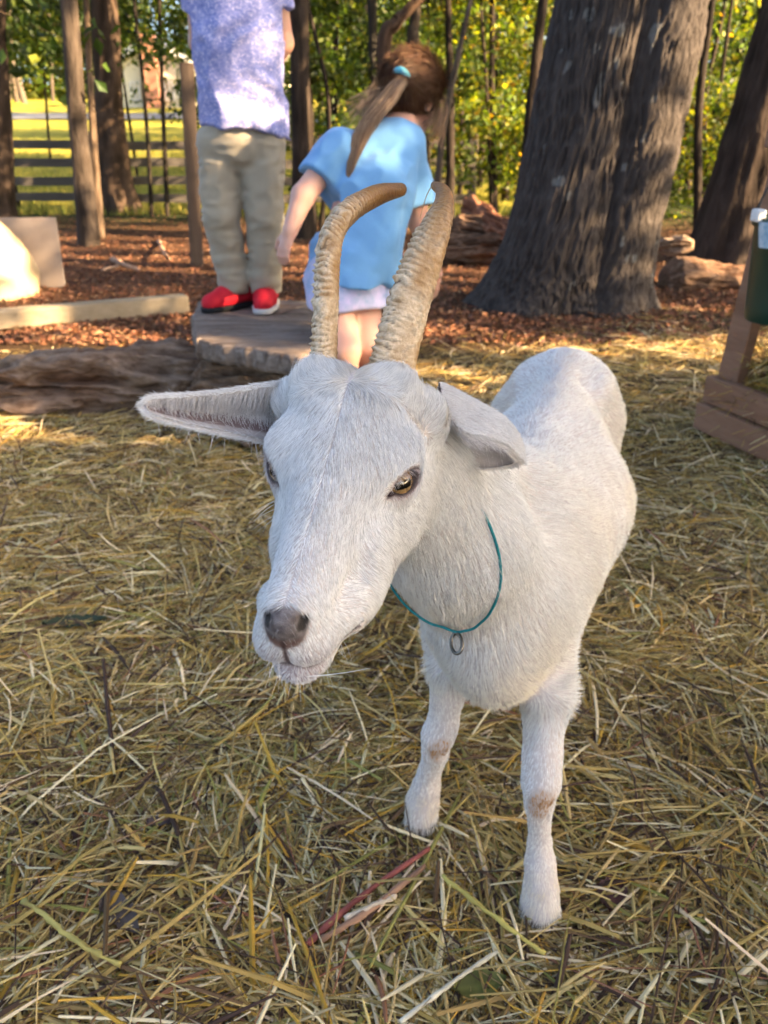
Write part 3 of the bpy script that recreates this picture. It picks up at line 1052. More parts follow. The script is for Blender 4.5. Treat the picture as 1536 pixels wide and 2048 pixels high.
def make_goat():
    F = Field(axis_steps(-0.16, -0.125, 0.065, 0.54, 0.0017, 0.006),
              axis_steps(0.31, 0.325, 0.615, 1.68, 0.0017, 0.006),
              axis_steps(-0.02, 0.575, 0.785, 0.82, 0.0017, 0.006))
    J = F.join
    # trunk
    J(blob((0.205, 0.99, 0.405), (0.118, 0.29, 0.142), BR), 0.03)
    J(blob((0.256, 1.14, 0.385), (0.143, 0.20, 0.128), BR), 0.06)
    J(blob((0.152, 0.81, 0.41), (0.070, 0.13, 0.104), BR), 0.05)
    J(blob((0.126, 0.740, 0.366), (0.046, 0.050, 0.058), BR), 0.04)
    J(cone((0.165, 0.86, 0.50), (0.21, 1.02, 0.515), 0.045, 0.04), 0.05)
    J(cone((0.19, 0.95, 0.525), (0.318, 1.36, 0.548), 0.019, 0.017), 0.03)
    J(blob((0.332, 1.40, 0.470), (0.100, 0.14, 0.102), BR), 0.06)
    J(blob((0.27, 1.19, 0.450), (0.084, 0.20, 0.098), BR), 0.05)
    for s in (-1, 1):
        c = np.array([0.322, 1.36, 0.525]) + BL * s * 0.066
        J(blob(c + np.array([0, 0, -.004]), (0.022, 0.045, 0.022), BR), 0.04)
        hip = np.array([0.335, 1.42, 0.43]) + BL * s * 0.052
        st = np.array([0.318, 1.375, 0.30]) + BL * s * 0.068
        hk = np.array([0.335, 1.50, 0.215]) + BL * s * 0.045
        fe = np.array([0.318, 1.485, 0.085]) + BL * s * 0.045
        ho = np.array([0.312, 1.465, 0.012]) + BL * s * 0.045
        J(cone(hip, st, 0.075, 0.048), 0.04)
        J(cone(st, hk, 0.042, 0.025), 0.02)
        J(cone(hk, fe, 0.022, 0.018), 0.02)
        J(cone(fe, ho, 0.021, 0.026), 0.015)
    J(cone((0.35, 1.52, 0.53), (0.375, 1.59, 0.475), 0.022, 0.010), 0.03)
    # neck and shoulders
    J(cone((0.0, 0.605, 0.672), (0.075, 0.70, 0.545), 0.052, 0.068), 0.04)
    J(cone((0.075, 0.70, 0.545), (0.130, 0.785, 0.43), 0.068, 0.082), 0.04)
    J(cone((0.03, 0.66, 0.665), (0.16, 0.90, 0.51), 0.034, 0.045), 0.05)
    J(blob((0.194, 0.825, 0.405), (0.030, 0.07, 0.105), BR), 0.025)
    J(blob((0.082, 0.862, 0.405), (0.030, 0.07, 0.105), BR), 0.025)
    legs = (
        [((0.192, 0.79, 0.375), 0.042), ((0.193, 0.745, 0.315), 0.031), ((0.190, 0.714, 0.240), 0.0215), ((0.189, 0.703, 0.214), 0.0218),
         ((0.191, 0.708, 0.176), 0.0178), ((0.198, 0.708, 0.105), 0.0170), ((0.200, 0.702, 0.080), 0.0205), ((0.202, 0.694, 0.050), 0.0205), ((0.203, 0.686, 0.008), 0.029)],
        [((0.088, 0.84, 0.375), 0.042), ((0.086, 0.80, 0.305), 0.030), ((0.079, 0.795, 0.224), 0.0220), ((0.074, 0.796, 0.204), 0.0215),
         ((0.071, 0.807, 0.168), 0.0172), ((0.064, 0.832, 0.105), 0.0165), ((0.062, 0.836, 0.078), 0.0205), ((0.058, 0.836, 0.046), 0.022), ((0.055, 0.834, 0.006), 0.026)])
    for lg in legs:
        for (a, ra), (b, rb) in zip(lg[:-1], lg[1:]):
            J(cone(a, b, ra, rb), 0.012)
    # head
    J(hblob((0, -0.038, 0.006), (0.050, 0.055, 0.050)), 0.03)
    J(hblob((0, 0.000, 0.010), (0.045, 0.050, 0.031)), 0.02)
    J(hcone((0, 0.022, -0.006), (0, 0.128, -0.011), 0.0268, 0.0186, ((0, 0, 1), 1.16)), 0.018)
    J(hcone((0, -0.01, 0.021), (0, 0.115, 0.0055), 0.021, 0.0110), 0.016)
    J(hcone((0.003, -0.030, -0.050), (0.001, 0.116, -0.043), 0.0345, 0.0180, ((1, 0, 0), 1.10)), 0.014)
    J(hblob((0, 0.137, -0.012), (0.0170, 0.0195, 0.0220)), 0.012)
    J(hblob((0, 0.1420, 0.0005), (0.0135, 0.0160, 0.0120)), 0.006)
    J(hblob((0.002, 0.127, -0.0468), (0.0190, 0.0260, 0.0108)), 0.008)
    for s in (-1, 1):
        J(hblob((s * 0.036 + .002, -0.028, -0.044), (0.021, 0.048, 0.040)), 0.025)
        J(hblob((s * 0.0210 + 0.005, 0.048, -0.046), (0.0180, 0.056, 0.022)), 0.016)
        J(hblob((s * 0.038, -0.008, 0.015), (0.017, 0.026, 0.013)), 0.016)
        J(hblob((s * 0.028, 0.030, -0.022), (0.011, 0.035, 0.014)), 0.02)
        J(hblob((s * 0.029, -0.052, 0.036), (0.018, 0.018, 0.018)), 0.018)
        J(hblob((s * 0.053, -0.066, 0.012), (0.016, 0.016, 0.02)), 0.02)
        J(hblob((s * 0.0095, 0.137, -0.0245), (0.0098, 0.018, 0.0125)), 0.008)
        J(hcone((s * 0.011, 0.138, -0.0250), (s * 0.024, 0.098, -0.0360), 0.0105, 0.0110), 0.012)
        # eye: a bulge facing out, forward and up, opened by an almond cut
        Rm = eye_axes(s)
        c_ = np.array([s * EYE[0], EYE[1], EYE[2]])
        J(blob(hw(c_), (0.0150, 0.0185, 0.0155), Rm), 0.010)
        lid = hw(c_) + Rm @ np.array([0.0134, 0, 0.0110])
        J(cone(lid + Rm @ np.array([-.0015, .0125, -.003]), lid, 0.0028, 0.0036), 0.004)
        J(cone(lid, lid + Rm @ np.array([-.0020, -.0125, -.002]), 0.0036, 0.0030), 0.004)
        F.cut(blob(hw(c_) + Rm @ np.array([0.0160, 0, -.0002]), (0.0085, 0.0136, 0.0092), Rm), 0.0015)
        F.cut(blob(hw(c_) + Rm @ np.array([0.0125, 0.0140, -.0020]), (0.0055, 0.0060, 0.0022), Rm), 0.002)
        # nostril, lip line
        F.cut(hblob((s * 0.0118, 0.1540, 0.0025), (0.0034, 0.0080, 0.0060), ry(-s * 0.65)), 0.0015)
        F.cut(hcone((s * 0.0105, 0.1560, -0.0035), (s * 0.0035, 0.1590, -0.0110), 0.0020, 0.0018), 0.0015)
        F.cut(hcone((s * 0.010, 0.1580, -0.0345), (s * 0.0345, 0.1020, -0.0435), 0.0012, 0.0017, ((1, 0, 0), 6.5)), 0.0015)
    F.cut(hcone((0, 0.1605, -0.0110), (0, 0.1580, -0.0330), 0.0016, 0.0016), 0.0015)
    for s in (-1, 1):                   # hollow flanks in front of the hips
        F.cut(blob(np.array([0.290, 1.275, 0.465]) + BL * s * 0.158, (0.055, 0.085, 0.055), BR), 0.05)

    def lumps(Q):
        m = sstep(.60, .72, Q[:, 1])
        along = (Q - np.array([.205, .99, 0])) @ BA
        rib = np.sin(along * 2 * math.pi / .042) * sstep(-.10, .02, along) * sstep(.26, .14, along) * sstep(.27, .33, Q[:, 2]) * sstep(.52, .46, Q[:, 2])
        return m * (.0055 * noise(Q, 9, 55) + .003 * noise(Q, 21, 56) + .0012 * rib)
    F.displace(lumps)
    return F


GF = make_goat()
gV, gQ = GF.mesh()
gV = relax(gV, gQ, 2, 0.45)


def gfield(P):
    """field value at points, nearest grid node"""
    ix = [np.clip(np.searchsorted(a, P[..., m]), 0, len(a) - 1) for m, a in enumerate(GF.ax)]
    return GF.v[ix[0], ix[1], ix[2]]


def ghit(px, py, d0=0.35, d1=1.8):
    r = ray(px, py)
    d = np.arange(d0, d1, 0.0015)
    P = CP + r * d[:, None]
    k = np.nonzero(gfield(P) < 0)[0]
    return P[k[0]] if len(k) else None


# ears: a cupped leaf given by its front rim, its back and its rear rim
def ear(front, back, rear, nu=46, nv=22, th=0.0018):
    Fr, Bk, Re = [spline([dep(*p) for p in c], nu) for c in (front, back, rear)]
    v = np.linspace(0, 1, nv)[None, :, None]
    S = (1 - v) ** 2 * Fr[:, None] + 2 * v * (1 - v) * Bk[:, None] + v ** 2 * Re[:, None]
    du = np.gradient(S, axis=0); dv = np.gradient(S, axis=1)
    n = np.cross(du, dv)
    n /= np.linalg.norm(n, axis=-1)[..., None] + 1e-9
    n[-1] = n[-3]; n[-2] = n[-3]
    bdir = (Bk - 0.5 * (Fr + Re)).mean(0)
    if (n.mean((0, 1)) @ bdir) < 0: n = -n
    A, B = S + n * th, S - n * th
    m = nu * nv
    i = (np.arange(nu - 1)[:, None] * nv + np.arange(nv - 1)[None]).ravel()
    q = np.stack([i, i + 1, i + nv + 1, i + nv], -1)
    rim = []
    for col in (0, nv - 1):
        j = np.arange(nu - 1) * nv + col
        rim.append(np.stack([j, j + nv, j + nv + m, j + m], -1))
    V = np.concatenate([A.reshape(-1, 3), B.reshape(-1, 3)])
    Q = np.concatenate([q, q[:, ::-1] + m] + rim)
    c = np.cross(V[Q[0, 1]] - V[Q[0, 0]], V[Q[0, 2]] - V[Q[0, 0]])
    if c @ n[0, 0] < 0: Q = Q[:, ::-1]
    ins = np.concatenate([np.zeros(m, bool), np.ones(m, bool)])
    uu = np.tile(np.repeat(np.linspace(0, 1, nu), nv), 2)
    vv = np.tile(np.tile(np.linspace(0, 1, nv), nu), 2)
    return V, Q, ins, uu, vv


EARS = [
    ear([(592, 762, .600), (520, 772, .590), (430, 786, .578), (345, 792, .570), (302, 796, .567), (285, 810, .566)],
        [(575, 830, .655), (500, 830, .640), (420, 826, .620), (345, 818, .597), (302, 812, .582), (285, 811, .568)],
        [(548, 888, .605), (490, 874, .592), (410, 858, .578), (340, 842, .569), (303, 830, .566), (285, 812, .566)]),
    ear([(885, 815, .605), (925, 862, .598), (970, 874, .606), (1010, 888, .622), (1044, 922, .650)],
        [(868, 690, .645), (965, 722, .660), (1030, 780, .675), (1056, 850, .672), (1046, 918, .654)],
        [(880, 900, .665), (935, 930, .668), (985, 936, .668), (1022, 930, .664), (1044, 924, .656)]),
]

# skin colours
gq = hloc(gV)
gN = vnormals(gV, gQ)
gC = np.tile([0.62, 0.54, 0.50], (len(gV), 1))


def paint(C, mask, col):
    m = np.clip(mask, 0, 1)[:, None]
    return C * (1 - m) + m * np.asarray(col)


def head_marks(q):
    """how much of each patch of the face covers a point in the head's own axes"""
    ax = np.abs(q[:, 0])
    d = {}
    qa = np.stack([ax, q[:, 1], q[:, 2]], 1) - np.array(EYE)
    e = qa @ (HR.T @ eye_axes(1))
    ey = np.sqrt(((e[:, 0] - .012) / 0.013) ** 2 + (e[:, 1] / 0.0140) ** 2 + (e[:, 2] / 0.0102) ** 2)
    d['eye'] = 1 - sstep(0.80, 1.08, ey)
    d['eyering'] = 1 - sstep(0.95, 1.38, ey)
    tear = np.sqrt(((e[:, 0] - .011) / 0.009) ** 2 + ((e[:, 1] - 0.0150) / 0.0075) ** 2 + ((e[:, 2] + 0.0022) / 0.0032) ** 2)
    d['tear'] = 1 - sstep(0.7, 1.2, tear)
    pad = np.sqrt((ax / 0.0168) ** 2 + ((q[:, 1] - 0.160) / 0.0185) ** 2 + ((q[:, 2] - 0.0005) / 0.0150) ** 2)
    d['pad'] = 1 - sstep(0.88, 1.12, pad + 0.06 * noise(q, 160))
    d['nostril'] = 1 - sstep(0.7, 1.1, np.sqrt(((ax - 0.0116) / 0.0042) ** 2 + ((q[:, 1] - 0.154) / 0.011) ** 2 + ((q[:, 2] - 0.0022) / 0.0056) ** 2))
    t = np.clip((0.159 - q[:, 1]) / 0.057, 0, 1)
    md = np.abs(q[:, 2] - (-0.0345 - 0.0090 * t))
    d['mouth'] = (1 - sstep(0.0018, 0.0044, md)) * (q[:, 1] > 0.102)
    d['phil'] = (1 - sstep(0.0008, 0.0022, ax)) * (q[:, 1] > 0.15) * (q[:, 2] < -0.009) * (q[:, 2] > -0.035)
    d['lips'] = sstep(0.120, 0.150, q[:, 1]) * (1 - sstep(-0.026, -0.012, q[:, 2]))
    d['scuff'] = (1 - sstep(0.004, 0.011, np.sqrt((q[:, 1] - 0.040) ** 2 + (q[:, 2] + 0.042) ** 2))) * (q[:, 0] > 0.015)
    return d


hm = head_marks(gq)
gC = paint(gC, hm['lips'] * 0.8, (0.36, 0.28, 0.29))
gC = paint(gC, hm['pad'] * (0.82 + 0.18 * noise(gq, 300)), (0.062, 0.047, 0.050))
gC = paint(gC, hm['pad'] * (1 - sstep(-0.011, -0.005, gq[:, 2])) * (np.abs(gq[:, 0]) < 0.012) * 0.7, (0.16, 0.07, 0.045))
gC = paint(gC, hm['nostril'], (0.012, 0.008, 0.008))
gC = paint(gC, hm['mouth'] * 0.9, (0.07, 0.05, 0.055))
gC = paint(gC, hm['phil'] * 0.9, (0.05, 0.022, 0.02))
gC = paint(gC, hm['eyering'] * 0.85, (0.16, 0.105, 0.11))
gC = paint(gC, hm['eye'], (0.022, 0.012, 0.012))
gC = paint(gC, hm['tear'], (0.05, 0.025, 0.025))
gC = paint(gC, (1 - sstep(0.012, 0.020, gV[:, 2])) * (gV[:, 1] > 0.6), (0.12, 0.08, 0.05))

Vs, Qs, Cs = [gV], [gQ], [gC]
off = len(gV)
ear_info = []
for (V, Q, ins, uu, vv) in EARS:
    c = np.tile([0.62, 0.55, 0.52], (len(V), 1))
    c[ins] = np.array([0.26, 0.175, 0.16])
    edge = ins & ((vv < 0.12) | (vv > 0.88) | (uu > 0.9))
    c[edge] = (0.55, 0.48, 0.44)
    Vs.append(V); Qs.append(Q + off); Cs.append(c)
    ear_info.append((V, Q, ins, uu, vv))
    off += len(V)

M_skin = mat('goat_skin', rough=0.55, attr=True, spec=0.35, bump=0.0006, bump_scale=900, noise_amt=0.25, noise_scale=300)
goat = empty('goat', (0.2, 1.05, 0), 'white goat with ridged curved horns standing on the hay, facing the camera', 'goat')
gbody = add('body', mesh_np('goat_body', np.concatenate(Vs), np.concatenate(Qs), np.concatenate(Cs)), M_skin, goat)


# ---- horns
def horn(path, long_half, short_half, long_dir, seed, rows_n=260, na=44):
    P0 = np.array([dep(*p[:3]) for p in path])
    C = spline(P0, rows_n)
    w = spline(np.array([[a, b] for a, b in zip(long_half, short_half)]), rows_n)
    T = np.gradient(C, axis=0); T /= np.linalg.norm(T, axis=1)[:, None]
    ld = spline(np.asarray(long_dir, float), rows_n)
    ld = ld - T * (ld * T).sum(1)[:, None]
    ld /= np.linalg.norm(ld, axis=1)[:, None]
    sd = np.cross(T, ld)
    a = np.linspace(0, 2 * math.pi, na, endpoint=False)
    ca, sa = np.cos(a), np.sin(a)
    ex = np.sign(ca) * np.abs(ca) ** 0.85
    L = np.concatenate([[0], np.cumsum(np.linalg.norm(np.diff(C, axis=0), axis=1))])
    t = L / L[-1]
    # growth rings: strong on the front edge, dying out towards the tip
    ph = L / 0.0056 + 1.6 * noise(np.stack([L * 60, 0 * L, 0 * L], 1), 1, seed)
    A, Tt = np.meshgrid(a, t)
    PH = ph[:, None] + 0.35 * np.sin(A * 1.0 + seed) + 0.5 * noise(np.stack([A * 1.3, Tt * 28, 0 * A], -1), 1, seed + 3)
    saw = 1 - np.abs(((PH % 1) - 0.38) / 0.62)
    ring = np.clip(np.minimum((PH % 1) / 0.38, 1.0) * (((PH % 1) < 0.38)) + (1 - ((PH % 1) - 0.38) / 0.62) * ((PH % 1) >= 0.38), 0, 1)
    front = 0.14 + 0.86 * np.clip(-np.cos(A), 0, 1) ** 0.8
    fade = (1 - sstep(0.60, 0.76, Tt))
    amp = 0.0030 * front * fade * np.clip(0.9 + 0.9 * noise(np.stack([PH // 1 * 7.3, A * 1.2, 0 * A], -1), 1, seed + 5), .1, 2)
    r = 1.0
    S = C[:, None] + (w[:, 0:1] * ex)[..., None] * ld[:, None] + (w[:, 1:2] * sa)[..., None] * sd[:, None]
    n = (ex / w[:, 0:1])[..., None] * ld[:, None] + (sa / w[:, 1:2])[..., None] * sd[:, None]
    n /= np.linalg.norm(n, axis=-1)[..., None]
    grit = noise(np.stack([A * 5, Tt * 170, 0 * A], -1), 1, seed + 8) * 0.0004 * (0.4 + fade)
    S = S + n * ((ring - 0.45) * amp + grit)[..., None]
    base = np.array([0.46, 0.255, 0.085]); pale = np.array([0.92, 0.78, 0.57]); dark = np.array([0.10, 0.042, 0.016])
    tipc = np.array([0.28, 0.12, 0.030])
    m1 = noise(np.stack([A * 1.7, Tt * 14, 0 * A], -1), 1, seed + 11) * 0.5 + 0.5
    m2 = noise(np.stack([A * 6, Tt * 80, 0 * A], -1), 1, seed + 13) * 0.5 + 0.5
    c = base + (tipc - base) * (sstep(0.45, 0.9, Tt) * (0.6 + 0.4 * m1))[..., None]
    c = c + (pale - c) * (np.clip(ring * 0.8 * fade * front + 1.35 * (1 - sstep(0.15, 0.75, Tt)) * m1, 0, 1) * (0.55 + 0.45 * m2))[..., None]
    gro = (np.abs(ring) < 0.16) * fade * front
    c = c + (dark - c) * np.clip(0.55 * gro * (0.3 + m2) + 0.35 * (m2 > 0.75) * (m1 > 0.4) + 0.9 * sstep(0.985, 1.0, Tt), 0, 1)[..., None]
    n_tip = S[-1].mean(0)
    V = np.concatenate([S.reshape(-1, 3), [n_tip + T[-1] * w[-1, 1] * 0.5], [S[0].mean(0)]])
    col = np.concatenate([c.reshape(-1, 3), [dark], [base]])
    i = (np.arange(rows_n - 1)[:, None] * na); j = np.arange(na)[None]; k = (j + 1) % na
    q = np.stack([i + j, i + k, i + na + k, i + na + j], -1).reshape(-1, 4)
    jj = np.arange(na); kk = (jj + 1) % na
    top = np.stack([(rows_n - 1) * na + jj, (rows_n - 1) * na + kk, np.full(na, len(V) - 2)], -1)
    return V, [q, top], col, (C, w)


M_horn = mat('horn_keratin', rough=0.5, attr=True, spec=0.4, noise_amt=0.6, noise_scale=330, dark=(0.50, 0.36, 0.22), bump=0.0012, bump_scale=420, detail=8)
HORNS = [
    horn([(648, 775, .590), (648, 715, .590), (652, 600, .588), (656, 520, .592), (668, 462, .602), (702, 420, .622), (755, 390, .655), (803, 379, .690)],
         [.0110, .0108, .0104, .0100, .0098, .0095, .0085, .0055], [.0090, .0088, .0086, .0084, .0085, .0085, .0080, .0054],
         [(.75, 1, 0)] * 4 + [(.2, 1, -.3), (-.1, .8, -.6), (-.2, .5, -.85), (-.2, .5, -.85)], 3),
    horn([(776, 790, .585), (789, 715, .585), (817, 610, .585), (845, 528, .590), (872, 455, .602), (887, 408, .622), (884, 382, .650), (868, 371, .676)],
         [.0182, .0176, .0166, .0148, .0118, .0085, .0060, .0034], [.0115, .0112, .0105, .0096, .0085, .0072, .0055, .0030],
         [(1, .35, .1)] * 4 + [(1, .3, .2), (.7, .3, .6), (.3, .3, .9), (.1, .2, 1)], 9),
]
for V, Fl, c, _ in HORNS:
    add('horn', mesh_np('horn', V, Fl, c), M_horn, goat)

# ---- eyes
M_eye = mat('goat_eye', rough=0.08, attr=True, spec=0.6, coat=1.0)


def eye(s):
    R0 = 0.0140
    c = hw((s * EYE[0], EYE[1], EYE[2]))
    Rm = eye_axes(s)
    ax, fwd, upv = Rm[:, 0], Rm[:, 1], Rm[:, 2]
    ax = ax + .12 * fwd - .10 * upv; ax /= np.linalg.norm(ax)
    hz = Rm[:, 1] + .10 * Rm[:, 2]; hz -= ax * (hz @ ax); hz /= np.linalg.norm(hz)
    fwd = hz
    upv = np.cross(ax, fwd)
    if upv @ Rm[:, 2] < 0: upv = -upv
    nt, na = 60, 72
    th = np.linspace(0.0, math.pi, nt)[:, None]; a = np.linspace(0, 2 * math.pi, na, endpoint=False)[None]
    u, v, w = np.sin(th) * np.cos(a), np.sin(th) * np.sin(a), np.cos(th) + 0 * a
    bul = 1 + 0.09 * np.exp(-(th / 0.55) ** 2)
    V = c + R0 * bul[..., None] * (u[..., None] * fwd + v[..., None] * upv + w[..., None] * ax)
    rr = np.sin(th) + 0 * a
    iris = np.array([0.36, 0.215, 0.085]); rim = np.array([0.10, 0.05, 0.025]); scl = np.array([0.05, 0.03, 0.03])
    st = 0.75 + 0.35 * noise(np.stack([np.cos(a) * 9 + 0 * th, np.sin(a) * 9 + 0 * th, 0 * th + 0 * a + 3], -1), 1, 2)
    col = iris * st[..., None]
    col = col + (rim - col) * sstep(0.70, 0.82, rr)[..., None]
    col = col + (scl - col) * (sstep(0.82, 0.88, rr))[..., None]
    pup = (np.abs(u) / 0.50) ** 4 + (np.abs(v) / 0.20) ** 4
    col = col * sstep(0.85, 1.15, np.where(w > 0, pup, 9))[..., None]
    i = (np.arange(nt - 1)[:, None] * na); j = np.arange(na)[None]; k = (j + 1) % na
    q = np.stack([i + j, i + k, i + na + k, i + na + j], -1).reshape(-1, 4)
    return V.reshape(-1, 3), q, col.reshape(-1, 3)


for s in (-1, 1):
    V, q, c = eye(s)
    add('eye', mesh_np('goat_eye', V, q, c), M_eye, goat)

# ---- fur
M_fur = mat('goat_fur', rough=0.62, attr=True, spec=0.25)
FUR = 1.0


def sample(V, Q, n, wt=None):
    a = np.linalg.norm(np.cross(V[Q[:, 2]] - V[Q[:, 0]], V[Q[:, 3]] - V[Q[:, 1]]), axis=1)
    if wt is not None: a = a * wt
    f = RNG.choice(len(Q), n, p=a / a.sum())
    b = RNG.random((n, 2))
    w = np.stack([(1 - b[:, 0]) * (1 - b[:, 1]), b[:, 0] * (1 - b[:, 1]), b[:, 0] * b[:, 1], (1 - b[:, 0]) * b[:, 1]], 1)
    return f, w


def comb(P, N, D, length, lift, k=5, curl=0.25, clump=0.0):
    """strands from roots P with normals N, lying along D"""
    n = len(P)
    T = D - N * (D * N).sum(1)[:, None]
    T /= np.linalg.norm(T, axis=1)[:, None] + 1e-9
    s = np.linspace(0, 1, k)[None, :, None]
    L = np.asarray(length)[:, None, None]
    lf = np.broadcast_to(np.asarray(lift, float), (n,))[:, None, None]
    jit = RNG.normal(0, 1, (n, 3)) * curl
    dirv = T + jit
    hgt = N[:, None] * (lf * (s - 0.45 * s * s) * 1.3)
    return P[:, None] + L * (dirv[:, None] * s * np.sqrt(np.maximum(0.05, 1 - lf ** 2 * 0.6)) + hgt)


def fur_body():
    V, Q, N = gV, gQ, gN
    cen = V[Q].mean(1)
    q = hloc(cen)
    onhead = (q[:, 1] > -0.085) & (np.abs(q[:, 0]) < 0.085) & (q[:, 2] > -0.095) & (q[:, 2] < 0.10)
    hmf = head_marks(q)
    bare = np.clip(hmf['eye'] + .45 * hmf['eyering'] + hmf['tear'] * 0.9 + hmf['pad'] * 0.96 + hmf['nostril'] + hmf['mouth'] * 0.95 + hmf['phil'], 0, 1)
    dist = np.linalg.norm(cen - CP, axis=1)
    wt = np.where(onhead, 9.0, 2.2 * np.clip((0.75 / dist) ** 2, 0.25, 1.2)) * (1 - bare)
    wt = wt * (cen[:, 2] > 0.008)
    n = int(230000 * FUR)
    f, w = sample(V, Q, n, wt)
    P = (V[Q[f]] * w[..., None]).sum(1)
    Nn = (N[Q[f]] * w[..., None]).sum(1)
    Nn /= np.linalg.norm(Nn, axis=1)[:, None]
    q = hloc(P)
    hd = onhead[f]
    nq = Nn @ HR
    ax = np.abs(q[:, 0]); sg = np.sign(q[:, 0])
    # face: down and outwards from the middle of the forehead, back along the cheeks, up at the horns
    z0 = np.zeros(n)
    face = np.stack([sg * (0.15 + 14 * np.minimum(ax, 0.05)) , 0.9 + z0, -0.1 + z0], 1)
    cheek = np.stack([z0, -0.35 + z0, -1.0 + z0], 1)
    poll = np.stack([sg * 0.15 + 5 * q[:, 0], -0.55 + z0, 1.0 + z0], 1)
    lipd = np.stack([sg * 0.5, 0.25 + z0, -0.9 + z0], 1)
    wc = sstep(0.008, -0.022, q[:, 2]) * sstep(0.0, 0.7, np.abs(nq[:, 0]) + np.clip(-nq[:, 2], 0, 1))
    wp = sstep(-0.012, -0.058, q[:, 1]) * sstep(0.0, 0.035, q[:, 2])
    wl = sstep(0.10, 0.15, q[:, 1])
    wh = sstep(0.085, 0.05, q[:, 1]) * 0.0
    DL = face * (1 - wc)[:, None] + cheek * wc[:, None]
    DL = DL * (1 - wl)[:, None] + lipd * wl[:, None]
    DL = DL * (1 - wp)[:, None] + poll * wp[:, None]
    # above the eye: fan up and over
    we = np.exp(-(((ax - 0.047) / 0.014) ** 2 + ((q[:, 1] - 0.008) / 0.022) ** 2 + ((q[:, 2] - 0.014) / 0.010) ** 2))
    fan = np.stack([sg * 0.3, (q[:, 1]) * 40, 0.9 + z0], 1)
    DL = DL * (1 - .7 * we)[:, None] + fan * (.7 * we)[:, None]
    # body: back and down; neck: down the neck; legs: down
    B = np.tile(BA * 0.75 + np.array([0, 0, -0.45]), (n, 1))
    wn_ = sstep(0.92, 0.70, P[:, 1]) * sstep(0.36, 0.45, P[:, 2])
    B = B * (1 - wn_)[:, None] + np.array([0.22, 0.42, -0.9]) * wn_[:, None]
    wg = sstep(0.34, 0.27, P[:, 2])
    B = B * (1 - wg)[:, None] + np.array([0, 0.05, -1.0]) * wg[:, None]
    D = np.where(hd[:, None], DL @ HR.T, B)
    swirl = np.stack([noise(P, 38, 1), noise(P, 38, 2), noise(P, 38, 3)], 1)
    D = D / (np.linalg.norm(D, axis=1)[:, None] + 1e-9) + 0.12 * swirl
    # lengths
    ln_head = 0.0085 - 0.0045 * sstep(0.03, 0.12, q[:, 1]) + 0.0065 * wp * sstep(0.03, 0.05, q[:, 2])
    ln_head = ln_head * (1 - .6 * we) * (1 - .55 * head_marks(q)['eyering'])
    ln_body = 0.015 + 0.012 * sstep(0.36, 0.30, P[:, 2]) * (P[:, 1] < 0.80) * (P[:, 2] > 0.27) + 0.004 * wn_
    ln_body = ln_body * (1 - wg) + wg * (0.006 + 0.006 * sstep(0.07, 0.035, P[:, 2]))
    ln = np.where(hd, ln_head, ln_body) * RNG.uniform(0.65, 1.25, n)
    near_mouth = np.abs(q[:, 2] - (-0.0345 - 0.009 * np.clip((0.159 - q[:, 1]) / 0.057, 0, 1))) * 1.0
    ln_head = ln_head * (1 - .65 * (1 - sstep(.003, .010, near_mouth)) * (q[:, 1] > .098))
    ln = np.where(hd, ln_head, ln_body) * RNG.uniform(0.75, 1.2, n)
    lift = np.where(hd, 0.24 + 0.20 * wp + 0.1 * we + 0.12 * wl, 0.24 - 0.04 * wg) * RNG.uniform(0.8, 1.2, n) * np.where(hd, .8, .62)
    S = comb(P, Nn, D, ln, lift, 5, 0.06)
    # wave of the tips in locks
    lock = np.stack([noise(P, 110, 5), noise(P, 110, 6), noise(P, 110, 7)], 1) * ln[:, None] * 0.14
    S = S + (np.linspace(0, 1, 5) ** 2)[None, :, None] * lock[:, None]
    # colour
    C = np.tile([0.92, 0.90, 0.87], (n, 1)) * (1.02 - np.where(hd, .42, .30)[:, None] * RNG.random((n, 1)) ** 2.0)
    cream = np.clip(0.4 + 0.9 * noise(P, 14, 21), 0, 1) * sstep(0.62, 0.40, P[:, 2]) * 0.65
    C = paint(C, cream, (0.78, 0.70, 0.56))
    knee = np.zeros(n)
    for kc, kr, s in (((0.187, 0.676, 0.194), 0.026, 1), ((0.072, 0.770, 0.188), 0.024, 2)):
        dd = (P - np.array(kc)) / np.array([0.0170, 0.020, kr * 1.3])
        knee = np.maximum(knee, 1 - sstep(0.75, 1.2, np.sqrt((dd ** 2).sum(1)) + 0.25 * noise(P, 120, s)))
    C = paint(C, knee, (0.50, 0.26, 0.095))
    lat = (P - np.array([0.205, 0.99, 0])) @ BL
    C = paint(C, np.exp(-(lat / .016) ** 2) * sstep(.52, .55, P[:, 2]) * sstep(1.0, 1.2, P[:, 1]) * .45, (0.52, 0.52, 0.55))
    ank = (1 - sstep(0.055, 0.10, P[:, 2])) * np.clip(.25 + noise(P, 70, 31), 0, 1) * 0.7
    C = paint(C, ank, (0.68, 0.56, 0.38))
    hm2 = head_marks(q)
    C = paint(C, np.where(hd, hm2['lips'] * 0.45 * (q[:, 2] < -0.018), 0), (0.48, 0.42, 0.44))
    C = paint(C, np.where(hd, (1 - sstep(.0025, .0055, near_mouth)) * (q[:, 1] > .102) * (q[:, 1] < .157) * .45, 0), (0.25, 0.20, 0.21))
    C = paint(C, np.where(hd, hm2['tear'] * .8, 0), (0.16, 0.10, 0.10))
    C = paint(C, np.where(hd, hm2['eyering'] * 0.6, 0), (0.42, 0.33, 0.33))
    C = paint(C, np.where(hd, hm2['scuff'] * 0.55 * (noise(P, 300, 4) > -0.1), 0), (0.30, 0.22, 0.20))
    C = paint(C, np.where(hd, hm2['pad'] * 0.8, 0), (0.16, 0.14, 0.14))
